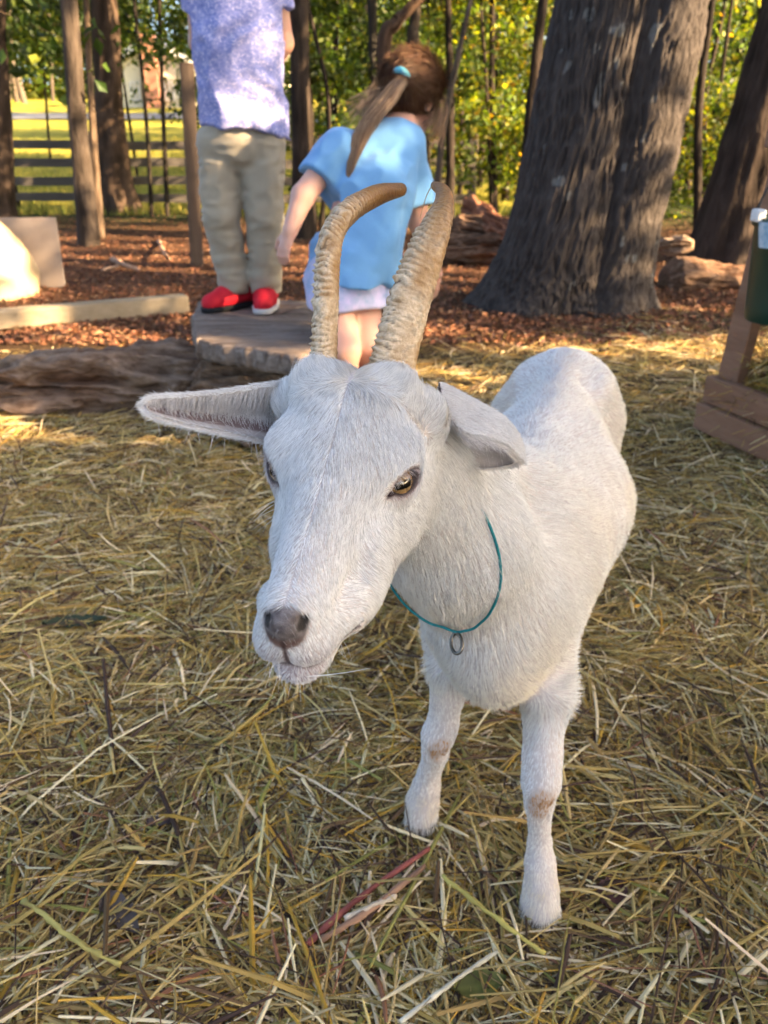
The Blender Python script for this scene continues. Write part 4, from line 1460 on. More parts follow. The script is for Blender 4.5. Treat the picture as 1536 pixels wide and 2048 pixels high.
    mid = np.exp(-(q[:, 0] / 0.007) ** 2) * sstep(-0.02, -0.045, q[:, 1]) * hd
    C = paint(C, mid * 0.5, (0.62, 0.50, 0.36))
    rad = np.where(hd, 0.00015, 0.00019 * np.clip(np.linalg.norm(P - CP, axis=1) / 0.75, 1, 2.2))[:, None] * np.array([1.0, 0.95, 0.8, 0.55, 0.15])[None]
    return S, rad, C


S, rad, C = fur_body()
strands('fur', S, rad, C, M_fur, goat)

# fur of the ears: short outside, long thin hair inside
for e, (V, Q, ins, uu, vv) in enumerate(ear_info):
    N = vnormals(V, Q)
    fin = ins[Q].all(1)
    n1 = int(15000 * FUR)
    f, w = sample(V, Q, n1, np.where(fin, 0.0, 1.0))
    P = (V[Q[f]] * w[..., None]).sum(1); Nn = (N[Q[f]] * w[..., None]).sum(1)
    Nn /= np.linalg.norm(Nn, axis=1)[:, None] + 1e-9
    axd = V[np.argmax(uu)] - V[:22].mean(0); axd /= np.linalg.norm(axd)
    S1 = comb(P, Nn, np.tile(axd, (n1, 1)) + RNG.normal(0, .2, (n1, 3)), RNG.uniform(.003, .006, n1), RNG.uniform(.12, .3, n1), 5, .2)
    C1 = np.tile([0.84, 0.82, 0.80], (n1, 1)) * RNG.uniform(0.8, 1.05, (n1, 1))
    n2 = int(4200 * FUR)
    vq = vv[Q].mean(1)
    f, w = sample(V, Q, n2, np.where(fin & (vq < 0.60), 1.0, 0.01))
    P = (V[Q[f]] * w[..., None]).sum(1); Nn = (N[Q[f]] * w[..., None]).sum(1)
    Nn /= np.linalg.norm(Nn, axis=1)[:, None] + 1e-9
    down = np.array([0.05, -0.1, -1.0]) + axd * 0.25
    S2 = comb(P, Nn, np.tile(down, (n2, 1)) + RNG.normal(0, .12, (n2, 3)), RNG.uniform(.012, .028, n2) * (1 - 0.6 * uu[Q[f, 0]]), RNG.uniform(.15, .4, n2), 5, .06)
    C2 = np.tile([0.74, 0.69, 0.66], (n2, 1)) * RNG.uniform(0.8, 1.1, (n2, 1))
    # fringe on the lower rim
    n3 = int(3500 * FUR)
    f, w = sample(V, Q, n3, np.where((vq > 0.86) | (vq < 0.08), 1.0, 0.0))
    P = (V[Q[f]] * w[..., None]).sum(1)
    dirr = np.tile(np.array([0, -0.05, -0.6]) + axd * 0.7, (n3, 1)) + RNG.normal(0, .25, (n3, 3))
    S3 = comb(P, np.tile([0, -1.0, 0], (n3, 1)), dirr, RNG.uniform(.002, .005, n3), np.full(n3, .1), 5, .1)
    C3 = np.tile([0.80, 0.75, 0.70], (n3, 1)) * RNG.uniform(0.8, 1.1, (n3, 1))
    rr = np.array([1, .95, .8, .55, .15])
    R = np.concatenate([np.full((n1, 1), .00013) * rr, np.full((n2, 1), .00016) * rr, np.full((n3, 1), .00013) * rr])
    strands('ear_hair', np.concatenate([S1, S2, S3]), R, np.concatenate([C1, C2, C3]), M_fur, goat)

# whiskers, lashes
wp_, wr_, wc_ = [], [], []


def whisk(p, d, L, bend, r=0.00016, col=(0.85, 0.82, 0.76)):
    s = np.linspace(0, 1, 6)[:, None]
    d = np.asarray(d, float); d /= np.linalg.norm(d)
    wp_.append(np.asarray(p) + L * (d * s + np.asarray(bend) * s * s))
    wr_.append(r * np.array([1, .95, .85, .7, .5, .2])); wc_.append(col)


mz = np.nonzero((gq[:, 1] > 0.112) & (gq[:, 2] < -0.022) & (hm['pad'] < 0.1))[0]
for i in RNG.choice(mz, 60):
    d = gN[i] * 0.8 + HR @ np.array([RNG.normal(0, .25), 0.25, -0.6])
    whisk(gV[i], d, RNG.uniform(0.006, 0.019), RNG.normal(0, .12, 3) + np.array([0, 0, -.25]), 0.00009)
ck = np.nonzero((gq[:, 1] > 0.0) & (gq[:, 1] < 0.03) & (gq[:, 2] < -0.014) & (gq[:, 2] > -0.032))[0]
for i in RNG.choice(ck, 14):
    whisk(gV[i], gN[i] * 0.9 + HR @ np.array([0, -0.4, -0.7]), RNG.uniform(0.02, 0.036), RNG.normal(0, .1, 3) + np.array([0, 0, -.2]), 0.00015)
whisk(hw((0.006, 0.150, -0.046)), HR @ np.array([1.0, 0.02, 0.28]), 0.045, (0, 0, .10), 0.00026, (0.95, 0.93, 0.9))
for s in (-1, 1):
    for _ in range(70):
        a = RNG.uniform(-1, 1)
        Rm = eye_axes(s)
        p = hw((s * EYE[0], EYE[1], EYE[2])) + Rm @ np.array([0.0150 - .002 * a * a, a * 0.0115, 0.0075 - .0025 * a * a])
        d = Rm @ np.array([0.9, a * 0.35, -0.15 + RNG.normal(0, .15)])
        whisk(p, d, RNG.uniform(0.005, 0.0085), Rm @ np.array([0, 0, -0.45]), 0.00011, (0.70, 0.62, 0.60))
strands('whiskers', np.array(wp_), np.array(wr_), np.array(wc_, float), M_fur, goat)

# ---- the thin collar with its ring, and a grass blade caught on the horn
M_cord = mat('collar_cord', rough=0.6, color=(0.010, 0.22, 0.25), noise_amt=0.4, noise_scale=300, bump=0.0004, bump_scale=900)
M_ring = bpy.data.materials.new('ring_metal'); M_ring.use_nodes = True
_b = M_ring.node_tree.nodes['Principled BSDF']
_b.inputs['Base Color'].default_value = (0.16, 0.145, 0.125, 1); _b.inputs['Metallic'].default_value = 1; _b.inputs['Roughness'].default_value = 0.32


def make_collar():
    a, b = ghit(988, 1075), ghit(918, 1258)
    c = next(h for h in (ghit(x, 1224) for x in range(812, 905, 4)) if h is not None and h[1] < .9)
    n = np.cross(b - a, c - a); n /= np.linalg.norm(n)
    ctr = np.array([0.095, 0.735, 0.50])
    ctr = ctr - n * ((ctr - a) @ n)
    e1 = b - ctr; e1 -= n * (e1 @ n); e1 /= np.linalg.norm(e1); e2 = np.cross(n, e1)
    pts = []
    for th in np.linspace(0, 2 * math.pi, 90, endpoint=False):
        d = e1 * math.cos(th) + e2 * math.sin(th)
        t = np.arange(0.0, 0.22, 0.0015)
        ins = gfield(ctr + d * t[:, None]) < 0
        k = np.nonzero(~ins)[0]
        pts.append(ctr + d * (t[k[0]] + 0.0032 if len(k) else 0.15))
    pts = np.array(pts)
    for _ in range(24):
        pts = 0.5 * pts + 0.25 * (np.roll(pts, 1, 0) + np.roll(pts, -1, 0))
    pts = pts + (pts - ctr) * 0.055
    pts = np.concatenate([pts, pts[:1]])
    root = empty('collar', tuple(pts[0]), "thin teal cord collar with a small metal ring round the goat's neck", 'collar')
    V, q = tube_arrays(pts, 0.0014, 8)
    add('cord', mesh_np('cord', V, q), M_cord, root)
    c0 = pts[0] + np.array([-.004, -0.006, -0.010])
    t = np.linspace(0, 2 * math.pi, 40)
    ex = np.array([0.75, -0.35, 0.55]); ex /= np.linalg.norm(ex)
    ez = np.array([-0.25, -0.55, -0.8]); ez -= ex * (ez @ ex); ez /= np.linalg.norm(ez)
    rp = c0 + np.cos(t)[:, None] * ex * 0.0068 + np.sin(t)[:, None] * ez * 0.0105
    V, q = tube_arrays(rp, 0.0019, 10)
    add('ring', mesh_np('ring', V, q), M_ring, root)


make_collar()
tipL = dep(864, 372, .668)
mb = MB()
mb.tube(spline([tipL + [0.002, 0, 0.003], tipL + [-.003, -.004, -.004], dep(850, 400, .655), dep(843, 425, .652), dep(840, 437, .652)], 14), np.linspace(.0005, .0003, 14), 5)
M_blade = mat('dry_blade', rough=0.7, color=(0.42, 0.30, 0.17))
tag(mb.build('grass_blade', M_blade, smooth=True), 'thin dry grass blade dangling from the tip of the right-hand horn', 'grass blade')
# ================================================================== people
def fgrid(lo, hi, st):
    return Field(*[np.arange(a, b, st) for a, b in zip(lo, hi)])


def chain(F, pts, rad_, k=0.02, flat=None):
    for (a, ra), (b, rb) in zip(zip(pts[:-1], rad_[:-1]), zip(pts[1:], rad_[1:])):
        F.join(cone(a, b, ra, rb, flat), k)


def hand(F, wrist, tip_dir, palm_n, side, size=1.0, curl=0.5):
    """palm, four unequal bent fingers and a thumb leaving the side of the palm"""
    t = np.asarray(tip_dir, float); t /= np.linalg.norm(t)
    n = np.asarray(palm_n, float); n -= t * (n @ t); n /= np.linalg.norm(n)
    s = np.cross(t, n) * side
    w = np.asarray(wrist, float)
    pc = w + t * .035 * size
    F.join(blob(pc, np.array([.024, .036, .013]) * size, np.stack([s, t, n], 1)), .012)
    for i, (o, L) in enumerate(((-.017, .044), (-.006, .050), (.006, .047), (.016, .038))):
        a = w + t * .058 * size + s * o * size
        b = a + (t * math.cos(curl * .6) + n * math.sin(curl * .6)) * L * .5 * size
        c = b + (t * math.cos(curl * 1.6) + n * math.sin(curl * 1.6)) * L * .5 * size
        F.join(cone(a, b, .0075 * size, .007 * size), .004)
        F.join(cone(b, c, .007 * size, .0058 * size), .003)
    a = w + t * .020 * size - s * .020 * size
    b = a + (t * .7 - s * .6 + n * .3) * .026 * size
    c = b + (t * .95 - s * .15 + n * .3) * .022 * size
    F.join(cone(a, b, .0095 * size, .008 * size), .006)
    F.join(cone(b, c, .008 * size, .0065 * size), .003)


def head(F, c, fwd, up, r=.088):
    f = np.asarray(fwd, float); f /= np.linalg.norm(f)
    u = np.asarray(up, float); u -= f * (u @ f); u /= np.linalg.norm(u)
    s = np.cross(f, u)
    R = np.stack([s, f, u], 1)
    k = r / .088
    W = lambda p: np.asarray(c) + R @ (np.asarray(p) * k)
    F.join(blob(W((0, -.008, .018)), np.array([.074, .092, .086]) * k, R), .02)
    F.join(blob(W((0, .030, -.040)), np.array([.054, .056, .058]) * k, R), .03)
    F.join(cone(W((0, .082, .002)), W((0, .100, -.020)), .008 * k, .011 * k), .012)
    F.join(blob(W((0, .078, -.052)), np.array([.020, .010, .007]) * k, R), .008)
    F.join(blob(W((0, .066, -.085)), np.array([.022, .020, .016]) * k, R), .015)
    for e in (-1, 1):
        F.join(blob(W((e * .076, -.006, -.010)), np.array([.008, .018, .028]) * k, R), .008)
        F.cut(blob(W((e * .030, .092, .008)), np.array([.015, .012, .009]) * k, R), .008)
    return W, R, k


def cloth(name, F, material, parent, disp=None, it=2):
    if disp is not None: F.displace(disp)
    V, q = F.mesh()
    return add(name, mesh_np(name, relax(V, q, it, .5), q), material, parent)


def skin_mat(name, col):
    return mat(name, rough=0.5, color=col, spec=0.35, sss=0.25, noise_amt=0.2, noise_scale=40, dark=(.85, .7, .65))


def face_bits(W, R, k, parent, iris=(.10, .06, .03)):
    for e in (-1, 1):
        m = MB()
        c = W((e * .030, .074, .008))
        V, q = [], []
        for i in range(9):
            th = math.pi * i / 8
            for j in range(12):
                a = 2 * math.pi * j / 12
                V.append(c + R @ (np.array([math.sin(th) * math.cos(a), math.cos(th), math.sin(th) * math.sin(a)]) * .0125 * k))
        for i in range(8):
            for j in range(12):
                q.append((i * 12 + j, i * 12 + (j + 1) % 12, (i + 1) * 12 + (j + 1) % 12, (i + 1) * 12 + j))
        cols = [(iris if i < 2 else (.75, .72, .70)) for i in range(9) for j in range(12)]
        add('eye', mesh_np('eye', np.array(V), np.array(q), np.array(cols)), M_eye, parent)
    return


def shirt_print(name):
    m = bpy.data.materials.new(name); m.use_nodes = True
    nt = m.node_tree; N, L = nt.nodes, nt.links
    b = N['Principled BSDF']; b.inputs['Roughness'].default_value = .85; b.inputs['Specular IOR Level'].default_value = .15
    tc = N.new('ShaderNodeTexCoord')
    w = N.new('ShaderNodeTexWave'); w.inputs['Scale'].default_value = 40; w.inputs['Distortion'].default_value = 14
    w.inputs['Detail'].default_value = 2; w.inputs['Detail Scale'].default_value = 2.4; w.bands_direction = 'Z'
    n = N.new('ShaderNodeTexNoise'); n.inputs['Scale'].default_value = 85; n.inputs['Detail'].default_value = 3
    L.new(tc.outputs['Object'], w.inputs['Vector']); L.new(tc.outputs['Object'], n.inputs['Vector'])
    mx = N.new('ShaderNodeMath'); mx.operation = 'MULTIPLY'
    L.new(w.outputs['Fac'], mx.inputs[0]); L.new(n.outputs['Fac'], mx.inputs[1])
    r = N.new('ShaderNodeValToRGB')
    e = r.color_ramp.elements
    e[0].position, e[0].color = .26, (.19, .215, .47, 1)
    e[1].position, e[1].color = .60, (.68, .62, .72, 1)
    x = e.new(.36); x.color = (.30, .31, .60, 1)
    L.new(mx.outputs[0], r.inputs[0]); L.new(r.outputs[0], b.inputs['Base Color'])
    return m


# ---- the boy on the slab: faces the camera, hands behind his back
def boy():
    z0 = 0.372
    cx, cy = -0.508, 2.95
    root = empty('person', (cx, cy, z0), 'child in a lavender printed shirt, khaki trousers and red shoes standing on the slab', 'person')
    P = lambda x, y, z: np.array([cx + x, cy + y, z0 + z])
    M_sk = skin_mat('boy_skin', (.52, .29, .20))
    F = fgrid((cx - .32, cy - .22, z0), (cx + .32, cy + .28, z0 + 1.56), .005)
    chain(F, [P(.02, .01, .62), P(.03, .0, .86), P(.03, .0, 1.09)], [.088, .082, .085], .03, ((1, 0, 0), 1.12))
    chain(F, [P(.03, 0, 1.1), P(.03, -.01, 1.23)], [.052, .045], .03)
    W, R, k = head(F, P(.03, -.02, 1.35), (-.15, -1, -.1), (0, 0, 1), .092)
    for s in (-1, 1):
        chain(F, [P(.03 + s * .115, 0, 1.09), P(.03 + s * .140, .05, .865), P(.03 + s * .06, .15, .76)], [.042, .034, .025], .015)
        hand(F, P(.03 + s * .06, .15, .76), (-s * .9, .15, -.35), (0, 1, .2), s, .85, .6)
        chain(F, [P(.012 + s * .068, 0, .58), P(s * .07, -.005, .34), P(s * .055 + .01, .015, .07)], [.07, .048, .034], .02)
    body = cloth('body', F, M_sk, root, it=1)
    face_bits(W, R, k, root)
    # shirt
    F = fgrid((cx - .34, cy - .26, z0 + .54), (cx + .36, cy + .30, z0 + 1.24), .005)
    chain(F, [P(.026, .005, .56), P(.028, .0, .86), P(.03, .0, 1.075)], [.132, .120, .102], .03, ((1, 0, 0), 1.15))
    for s in (-1, 1):
        chain(F, [P(.03 + s * .098, 0, 1.09), P(.03 + s * .130, .035, .945)], [.058, .053], .03)
    F.cut(half((-.115, -.05, -1.0), P(-.02, 0, .598), P(-.3, -.3, .3), P(.3, .3, .70)), .006)
    for s in (-1, 1):
        F.cut(half((s * .25, .25, -.93), P(.03 + s * .130, .03, .955), P(.198 if s > 0 else -.5, -.2, .88), P(.5 if s > 0 else -.140, .3, 1.0)), .006)
    F.cut(blob(P(.03, -.01, 1.215), (.060, .058, .06)), .01)
    fold = lambda Q: .0085 * noise(Q * np.array([1, 1, .35]) + .15 * noise(Q, 6, 3)[..., None], 14, 81) + .005 * (1 - 2 * np.abs(noise(Q @ np.array([[.9, 0, .4], [0, 1, 0], [-.4, 0, .5]]), 17, 80))) + .0022 * noise(Q, 38, 82)
    cloth('shirt', F, shirt_print('printed_cotton'), root, fold)
    # trousers
    F = fgrid((cx - .26, cy - .20, z0 + .01), (cx + .26, cy + .24, z0 + .72), .005)
    chain(F, [P(.015, .005, .57), P(.02, .005, .70)], [.112, .105], .02, ((1, 0, 0), 1.16))
    L1 = [P(-.060, .0, .56), P(-.074, -.012, .32), P(-.052, .015, .085)]
    L2 = [P(.086, .0, .56), P(.078, -.008, .32), P(.068, .01, .065)]
    for Lg in (L1, L2):
        chain(F, Lg, [.079, .065, .057], .018)
    F.cut(half((0, 0, -1), P(0, 0, .055), P(-.4, -.4, -.1), P(.4, .4, .08)), .005)
    wr = lambda Q: .0060 * noise(Q * np.array([1, 1, .8]) + .10 * noise(Q, 7, 5)[..., None], 13, 83) + .0045 * (1 - np.abs(noise(Q * np.array([.7, .7, 1.6]), 24, 84)) * 2)
    cloth('trousers', F, mat('khaki_cotton', rough=.85, color=(.36, .315, .235), spec=.15, noise_amt=.18, noise_scale=300, bump=.0006, bump_scale=900, sheen=.2), root, wr)
    # shoes, toes towards the camera
    M_red = mat('red_mesh_fabric', rough=.7, color=(.60, .012, .03), noise_amt=.45, noise_scale=260, dark=(.45, .3, .3), bump=.001, bump_scale=700)
    M_blk = mat('black_lining', rough=.8, color=(.012, .012, .014), noise_amt=.2, noise_scale=60)
    M_sole = mat('pale_sole', rough=.6, color=(.55, .53, .52), noise_amt=.3, noise_scale=80, dark=(.5, .45, .42))
    for s, a, toe, dx in ((-1, -.62, -.15, -.052), (1, .02, -.17, .066)):
        d = np.array([math.sin(a), -math.cos(a), 0])
        sd = np.array([d[1], -d[0], 0])
        A = P(dx, .02, .0)
        heel, mid, tip = A - d * .055, A + d * .05, A + d * .125
        F = fgrid(A - np.array([.2, .2, .02]), A + np.array([.2, .2, .13]), .004)
        chain(F, [heel + [0, 0, .045], mid + [0, 0, .042], tip + [0, 0, .032]], [.036, .041, .034], .02)
        F.join(cone(heel + [0, 0, .05], heel + [0, 0, .09], .036, .034), .02)
        F.cut(half((0, 0, -1), A + [0, 0, .016], A - .3, A + [.3, .3, .03]), .004)
        F.cut(half((0, 0, 1), A + [0, 0, .098], A + [-.3, -.3, .08], A + [.3, .3, .2]), .006)
        sh = cloth('shoe', F, M_red, root)
        F = fgrid(A - np.array([.2, .2, .02]), A + np.array([.2, .2, .06]), .004)
        chain(F, [heel + [0, 0, .012], mid + [0, 0, .012], tip + [0, 0, .012]], [.041, .047, .038], .01)
        F.cut(half((0, 0, -1), A + [0, 0, .0], A - .3, A + [.3, .3, .01]), .003)
        F.cut(half((0, 0, 1), A + [0, 0, .020], A + [-.3, -.3, .01], A + [.3, .3, .2]), .003)
        V, q = F.mesh(); o = add('sole', mesh_np('sole', V, q), M_sole if s > 0 else M_blk, sh, False)
        o.matrix_parent_inverse = Matrix.Translation(-Vector(root.location)); o.matrix_parent_inverse = sh.matrix_world.inverted()
        F = fgrid(A - np.array([.2, .2, .02]), A + np.array([.2, .2, .16]), .004)
        F.join(cone(heel + [0, 0, .045], heel + [0, 0, .115], .0385, .033), .01)
        F.join(cone(heel + d * .03 + [0, 0, .055], mid - d * .01 + [0, 0, .062], .034, .030), .015)
        F.cut(half((0, 0, -1), A + [0, 0, .022], A - .3, A + [.3, .3, .05]), .004)
        F.cut(half((0, 0, 1), A + [0, 0, .108], A + [-.3, -.3, .08], A + [.3, .3, .2]), .006)
        cloth('shoe_collar', F, M_blk, root)
    # hair
    F = fgrid(W((0, 0, 0)) - .16, W((0, 0, 0)) + .17, .005)
    F.join(blob(W((0, -.014, .028)), np.array([.083, .099, .090]) * k, R), 0)
    F.cut(blob(W((0, .095, -.03)), np.array([.078, .075, .085]) * k, R), .012)
    F.cut(half(-R[:, 2], W((0, 0, -.045)), W((0, 0, 0)) - .3, W((0, 0, 0)) + .1), .01)
    cloth('hair', F, mat('boy_hair', rough=.55, color=(.07, .04, .022), noise_amt=.5, noise_scale=120, bump=.003, bump_scale=160), root, lambda Q: .004 * noise(Q * np.array([1, 1, .4]), 70, 85))


# ---- the girl bending forward behind the log, seen from the back
def girl():
    base = gnd(705, 880)
    root = empty('person', (base[0], base[1], 0), 'child with a long ponytail in a sky blue T-shirt bending forward behind the goat', 'person')
    J = dict(hip=far(688, 560, 2.46), chest=far(742, 390, 2.56), neck=far(796, 262, 2.66),
             sl=far(668, 312, 2.54), el=far(606, 392, 2.47), wl=far(580, 462, 2.42),
             sr=far(822, 306, 2.66), er=far(838, 445, 2.70), wr=far(872, 548, 2.74))
    M_sk = skin_mat('girl_skin', (.60, .35, .27))
    lo = np.array([-.42, 2.20, -.02]); hi = np.array([.36, 3.0, 1.24])
    F = fgrid(lo, hi, .0045)
    chain(F, [J['hip'], J['chest'], J['neck']], [.095, .088, .05], .03, ((1, 0, 0), 1.15))
    hc = far(826, 196, 2.74)
    chain(F, [J['neck'], hc + [-.02, -.02, -.05]], [.045, .042], .03)
    fwd, up_ = np.array([.62, .70, -.36]), np.array([.25, .1, 1.0])
    W, R, k = head(F, hc, fwd, up_, .089)
    chain(F, [J['sl'], J['el'], J['wl']], [.040, .034, .023], .015)
    hand(F, J['wl'], far(566, 505, 2.40) - J['wl'], (.4, .7, -.1), 1, .95, .5)
    chain(F, [J['sr'], J['er'], J['wr']], [.040, .034, .023], .015)
    hand(F, J['wr'], far(868, 612, 2.76) - J['wr'], (-.6, .5, 0), -1, .95, .4)
    lk = [far(664, 575, 2.44), far(690, 700, 2.34), np.array([-.13, 2.46, .07])]
    rk = [far(716, 580, 2.48), far(738, 690, 2.42), np.array([-.03, 2.56, .07])]
    for Lg in (lk, rk):
        chain(F, Lg, [.068, .046, .030], .02)
        f0 = Lg[-1] + np.array([.0, .0, -.045])
        chain(F, [f0 + [0, -.02, 0], f0 + [.02, .10, -.005]], [.026, .022], .02)
    cloth('body', F, M_sk, root, it=1)
    face_bits(W, R, k, root, (.06, .09, .12))
    # shirt
    F = fgrid(lo, hi, .0045)
    hem = J['hip']
    chain(F, [hem + [.005, -.015, -.055], J['chest'] + [0, -.01, 0], J['neck'] + [-.012, -.02, -.055]], [.120, .112, .078], .035, ((.9, -.25, 0), 1.16))
    chain(F, [J['sl'] + [.02, 0, .0], J['sl'] * .42 + J['el'] * .58 + [.0, 0, -.01]], [.072, .062], .035)
    chain(F, [J['sr'] + [-.03, 0, 0], J['sr'] * .32 + J['er'] * .68], [.074, .064], .035)
    chain(F, [J['sl'] + [.03, .0, .01], J['neck'] + [0, 0, -.03], J['sr'] + [-.03, 0, .01]], [.062, .066, .062], .03)
    ax = (J['neck'] - hem); ax /= np.linalg.norm(ax)
    cutp = far(675, 562, 2.46)
    F.cut(half((-.08, 0, -1.0), cutp + [0, 0, .0], lo, np.array([hi[0], hi[1], cutp[2] + .09])), .006)
    dl = J['el'] - J['sl']; dl /= np.linalg.norm(dl)
    pl = J['sl'] * .42 + J['el'] * .58
    F.cut(half(dl, pl, pl - .13, pl + [.055, .13, .09]), .006)
    dr = J['er'] - J['sr']; dr /= np.linalg.norm(dr)
    pr = J['sr'] * .32 + J['er'] * .68
    F.cut(half(dr, pr, pr + [-.062, -.12, -.14], pr + .13), .006)
    F.cut(blob(J['neck'] + [.022, .02, .042], (.066, .066, .05)), .01)
    fold = lambda Q: .0105 * noise((Q @ np.array([[.8, .2, .25], [0, 1, 0], [-.3, 0, .42]])) + .12 * noise(Q, 5, 4)[..., None], 13, 86) + .006 * (1 - 2 * np.abs(noise(Q @ np.array([[.8, 0, .5], [0, 1, 0], [-.5, 0, .5]]), 15, 79))) + .002 * noise(Q, 40, 87)
    cloth('shirt', F, mat('blue_cotton', rough=.85, color=(.15, .345, .62), spec=.15, noise_amt=.12, noise_scale=200, sheen=.2), root, fold)
    # shorts
    F = fgrid(lo, hi, .0045)
    chain(F, [hem + [.015, 0, .0], hem + [.022, 0, -.06]], [.100, .106], .03, ((1, 0, 0), 1.12))
    for a, r_ in ((lk, .090), (rk, .092)):
        p = a[0] * .70 + a[1] * .30
        chain(F, [a[0] + [0, 0, .02], p], [.088, r_], .03)
    hz_ = far(715, 612, 2.44)[2]
    F.cut(half((0, 0, -1), (0, 0, hz_), lo, np.array([hi[0], hi[1], hz_ + .03])), .006)
    M_sh = mat('printed_shorts', rough=.8, color=(.60, .52, .74), noise_amt=1.0, noise_scale=20, dark=(.42, .70, .74), sheen=.1)
    cloth('shorts', F, M_sh, root, lambda Q: .006 * noise(Q, 16, 88))
    # hair: cap drawn back into a ponytail
    hg = np.array([.17, .088, .05])
    F = fgrid(hc - .17, hc + .18, .0045)
    F.join(blob(W((0, -.016, .026)), np.array([.086, .102, .096]) * k, R), 0)
    F.join(blob(W((0, -.065, -.025)), np.array([.060, .045, .055]) * k, R), .03)
    F.cut(blob(W((0, .105, -.025)), np.array([.072, .075, .090]) * k, R), .012)
    F.cut(half(-R[:, 2], W((0, 0, -.075)), hc - .3, hc + .05), .01)
    M_hair = mat('brown_hair', rough=.45, attr=True, spec=.4)
    F.displace(lambda Q: .0025 * noise(Q * np.array([1, 1, 1]), 120, 89))
    V, q = F.mesh()
    cap = add('hair', mesh_np('hair', relax(V, q, 1), q, np.tile([.105, .055, .034], (len(V), 1))), M_hair, root)
    knot = far(803, 160, 2.66)
    # strands drawn over the cap to the knot, then the tail
    N0 = vnormals(V, q)
    n = 9000
    f, w = sample(V, q, n)
    Pp = (V[q[f]] * w[..., None]).sum(1); Nn = (N0[q[f]] * w[..., None]).sum(1); Nn /= np.linalg.norm(Nn, axis=1)[:, None] + 1e-9
    S = comb(Pp, Nn, knot - Pp, np.minimum(RNG.uniform(.03, .07, n), np.linalg.norm(knot - Pp, axis=1)), np.full(n, .06), 5, .08)
    C = pick([(.13, .065, .036, 3), (.09, .045, .028, 3), (.20, .12, .065, 1)], n)
    rr = np.array([1, 1, .9, .7, .4])
    parts = [(S, np.full((n, 1), .0007) * rr, C)]
    path = spline([knot + [.012, -.012, .01], far(792, 172, 2.60), far(765, 208, 2.55), far(728, 258, 2.50), far(706, 312, 2.47), far(694, 372, 2.455)], 12)
    n = 2200
    u = RNG.normal(0, 1, (n, 3)); u /= np.linalg.norm(u, axis=1)[:, None]; u *= RNG.random((n, 1)) ** .5
    wd = np.array([.010, .016, .019, .021, .022, .022, .021, .019, .016, .012, .008, .004])
    end = .35 + .75 * RNG.random(n) ** .8
    end = np.minimum(end, 1.0)
    lockid = RNG.integers(0, 14, n)
    u = u * .6 + (np.random.default_rng(3).normal(0, .30, (14, 3)))[lockid]
    tt = np.linspace(0, 1, 12)[None] * end[:, None]
    ii = tt * 11; i0 = np.clip(ii.astype(int), 0, 10); fr = (ii - i0)[..., None]
    ctr = path[i0] * (1 - fr) + path[i0 + 1] * fr
    ww = np.interp(ii.ravel(), np.arange(12), wd).reshape(tt.shape)
    S = ctr + u[:, None] * ww[..., None] * np.array([1, .45, .8])
    S += (np.stack([noise(S.reshape(-1, 3), 22, i) for i in (1, 2, 3)], -1)).reshape(S.shape) * .009 * tt[..., None]
    C = pick([(.22, .135, .075, 3), (.34, .235, .145, 2), (.11, .06, .035, 3), (.46, .34, .22, 1)], n) * (.7 + .6 * np.random.default_rng(5).random(14))[lockid][:, None]
    parts.append((S, np.full((n, 1), .0006) * np.linspace(1, .45, 12)[None], C))
    # flyaway hair sticking out to the left of the knot
    m = 260
    b0 = W((-.03, -.06, .0)) + RNG.normal(0, .02, (m, 3)); e0 = far(720, 235, 2.58) + RNG.normal(0, .028, (m, 3))
    t = np.linspace(0, 1, 6)[None, :, None]
    S = b0[:, None] * (1 - t) + e0[:, None] * t + np.array([0, 0, .012]) * np.sin(t * math.pi)
    strands('flyaway_hair', S, np.full((m, 6), .0004), pick([(.34, .235, .145, 1), (.24, .15, .085, 1)], m), M_hair, root)
    strands('hair_strands', parts[0][0], parts[0][1], parts[0][2], M_hair, root)
    strands('ponytail', parts[1][0], parts[1][1], parts[1][2], M_hair, root)
    # loose lock on the far side of the face
    n = 90
    a0 = W((.066, .03, .02)) + RNG.normal(0, .010, (n, 3)); e0 = far(866, 262, 2.70) + RNG.normal(0, .02, (n, 3))
    t = np.linspace(0, 1, 6)[None, :, None]
    S = a0[:, None] * (1 - t) + e0[:, None] * t + np.array([.015, 0, 0]) * np.sin(t * math.pi)
    strands('loose_hair', S, np.full((n, 6), .0007), pick([(.28, .17, .09, 1), (.2, .11, .06, 1)], n), M_hair, root)
    th = np.linspace(0, 2 * math.pi, 24)
    d = path[2] - path[0]; d /= np.linalg.norm(d); e1 = np.cross(d, [0, 0, 1.0]); e1 /= np.linalg.norm(e1); e2 = np.cross(d, e1)
    V, q = tube_arrays(knot + d * .004 + np.cos(th)[:, None] * e1 * .022 + np.sin(th)[:, None] * e2 * .022 + np.array([0, -.012, .006]), .011, 8)
    add('hair_tie', mesh_np('hair_tie', V, q), mat('teal_elastic', rough=.7, color=(.12, .50, .66)), root)


boy()
girl()
# ================================================================== logs, timber, feeder, fence, house and small things
M_rot = mat('rotten_wood', rough=.92, attr=True, spec=.12, noise_amt=.9, noise_scale=42, dark=(.28, .22, .18), bump=.022, bump_scale=55, stretch=(.32, 1, 1), detail=10)
M_grey = mat('weathered_wood', rough=.88, color=(.29, .235, .195), spec=.15, noise_amt=1.0, noise_scale=75, dark=(.22, .17, .14), bump=.010, bump_scale=75, stretch=(.06, 1, .5), detail=10)


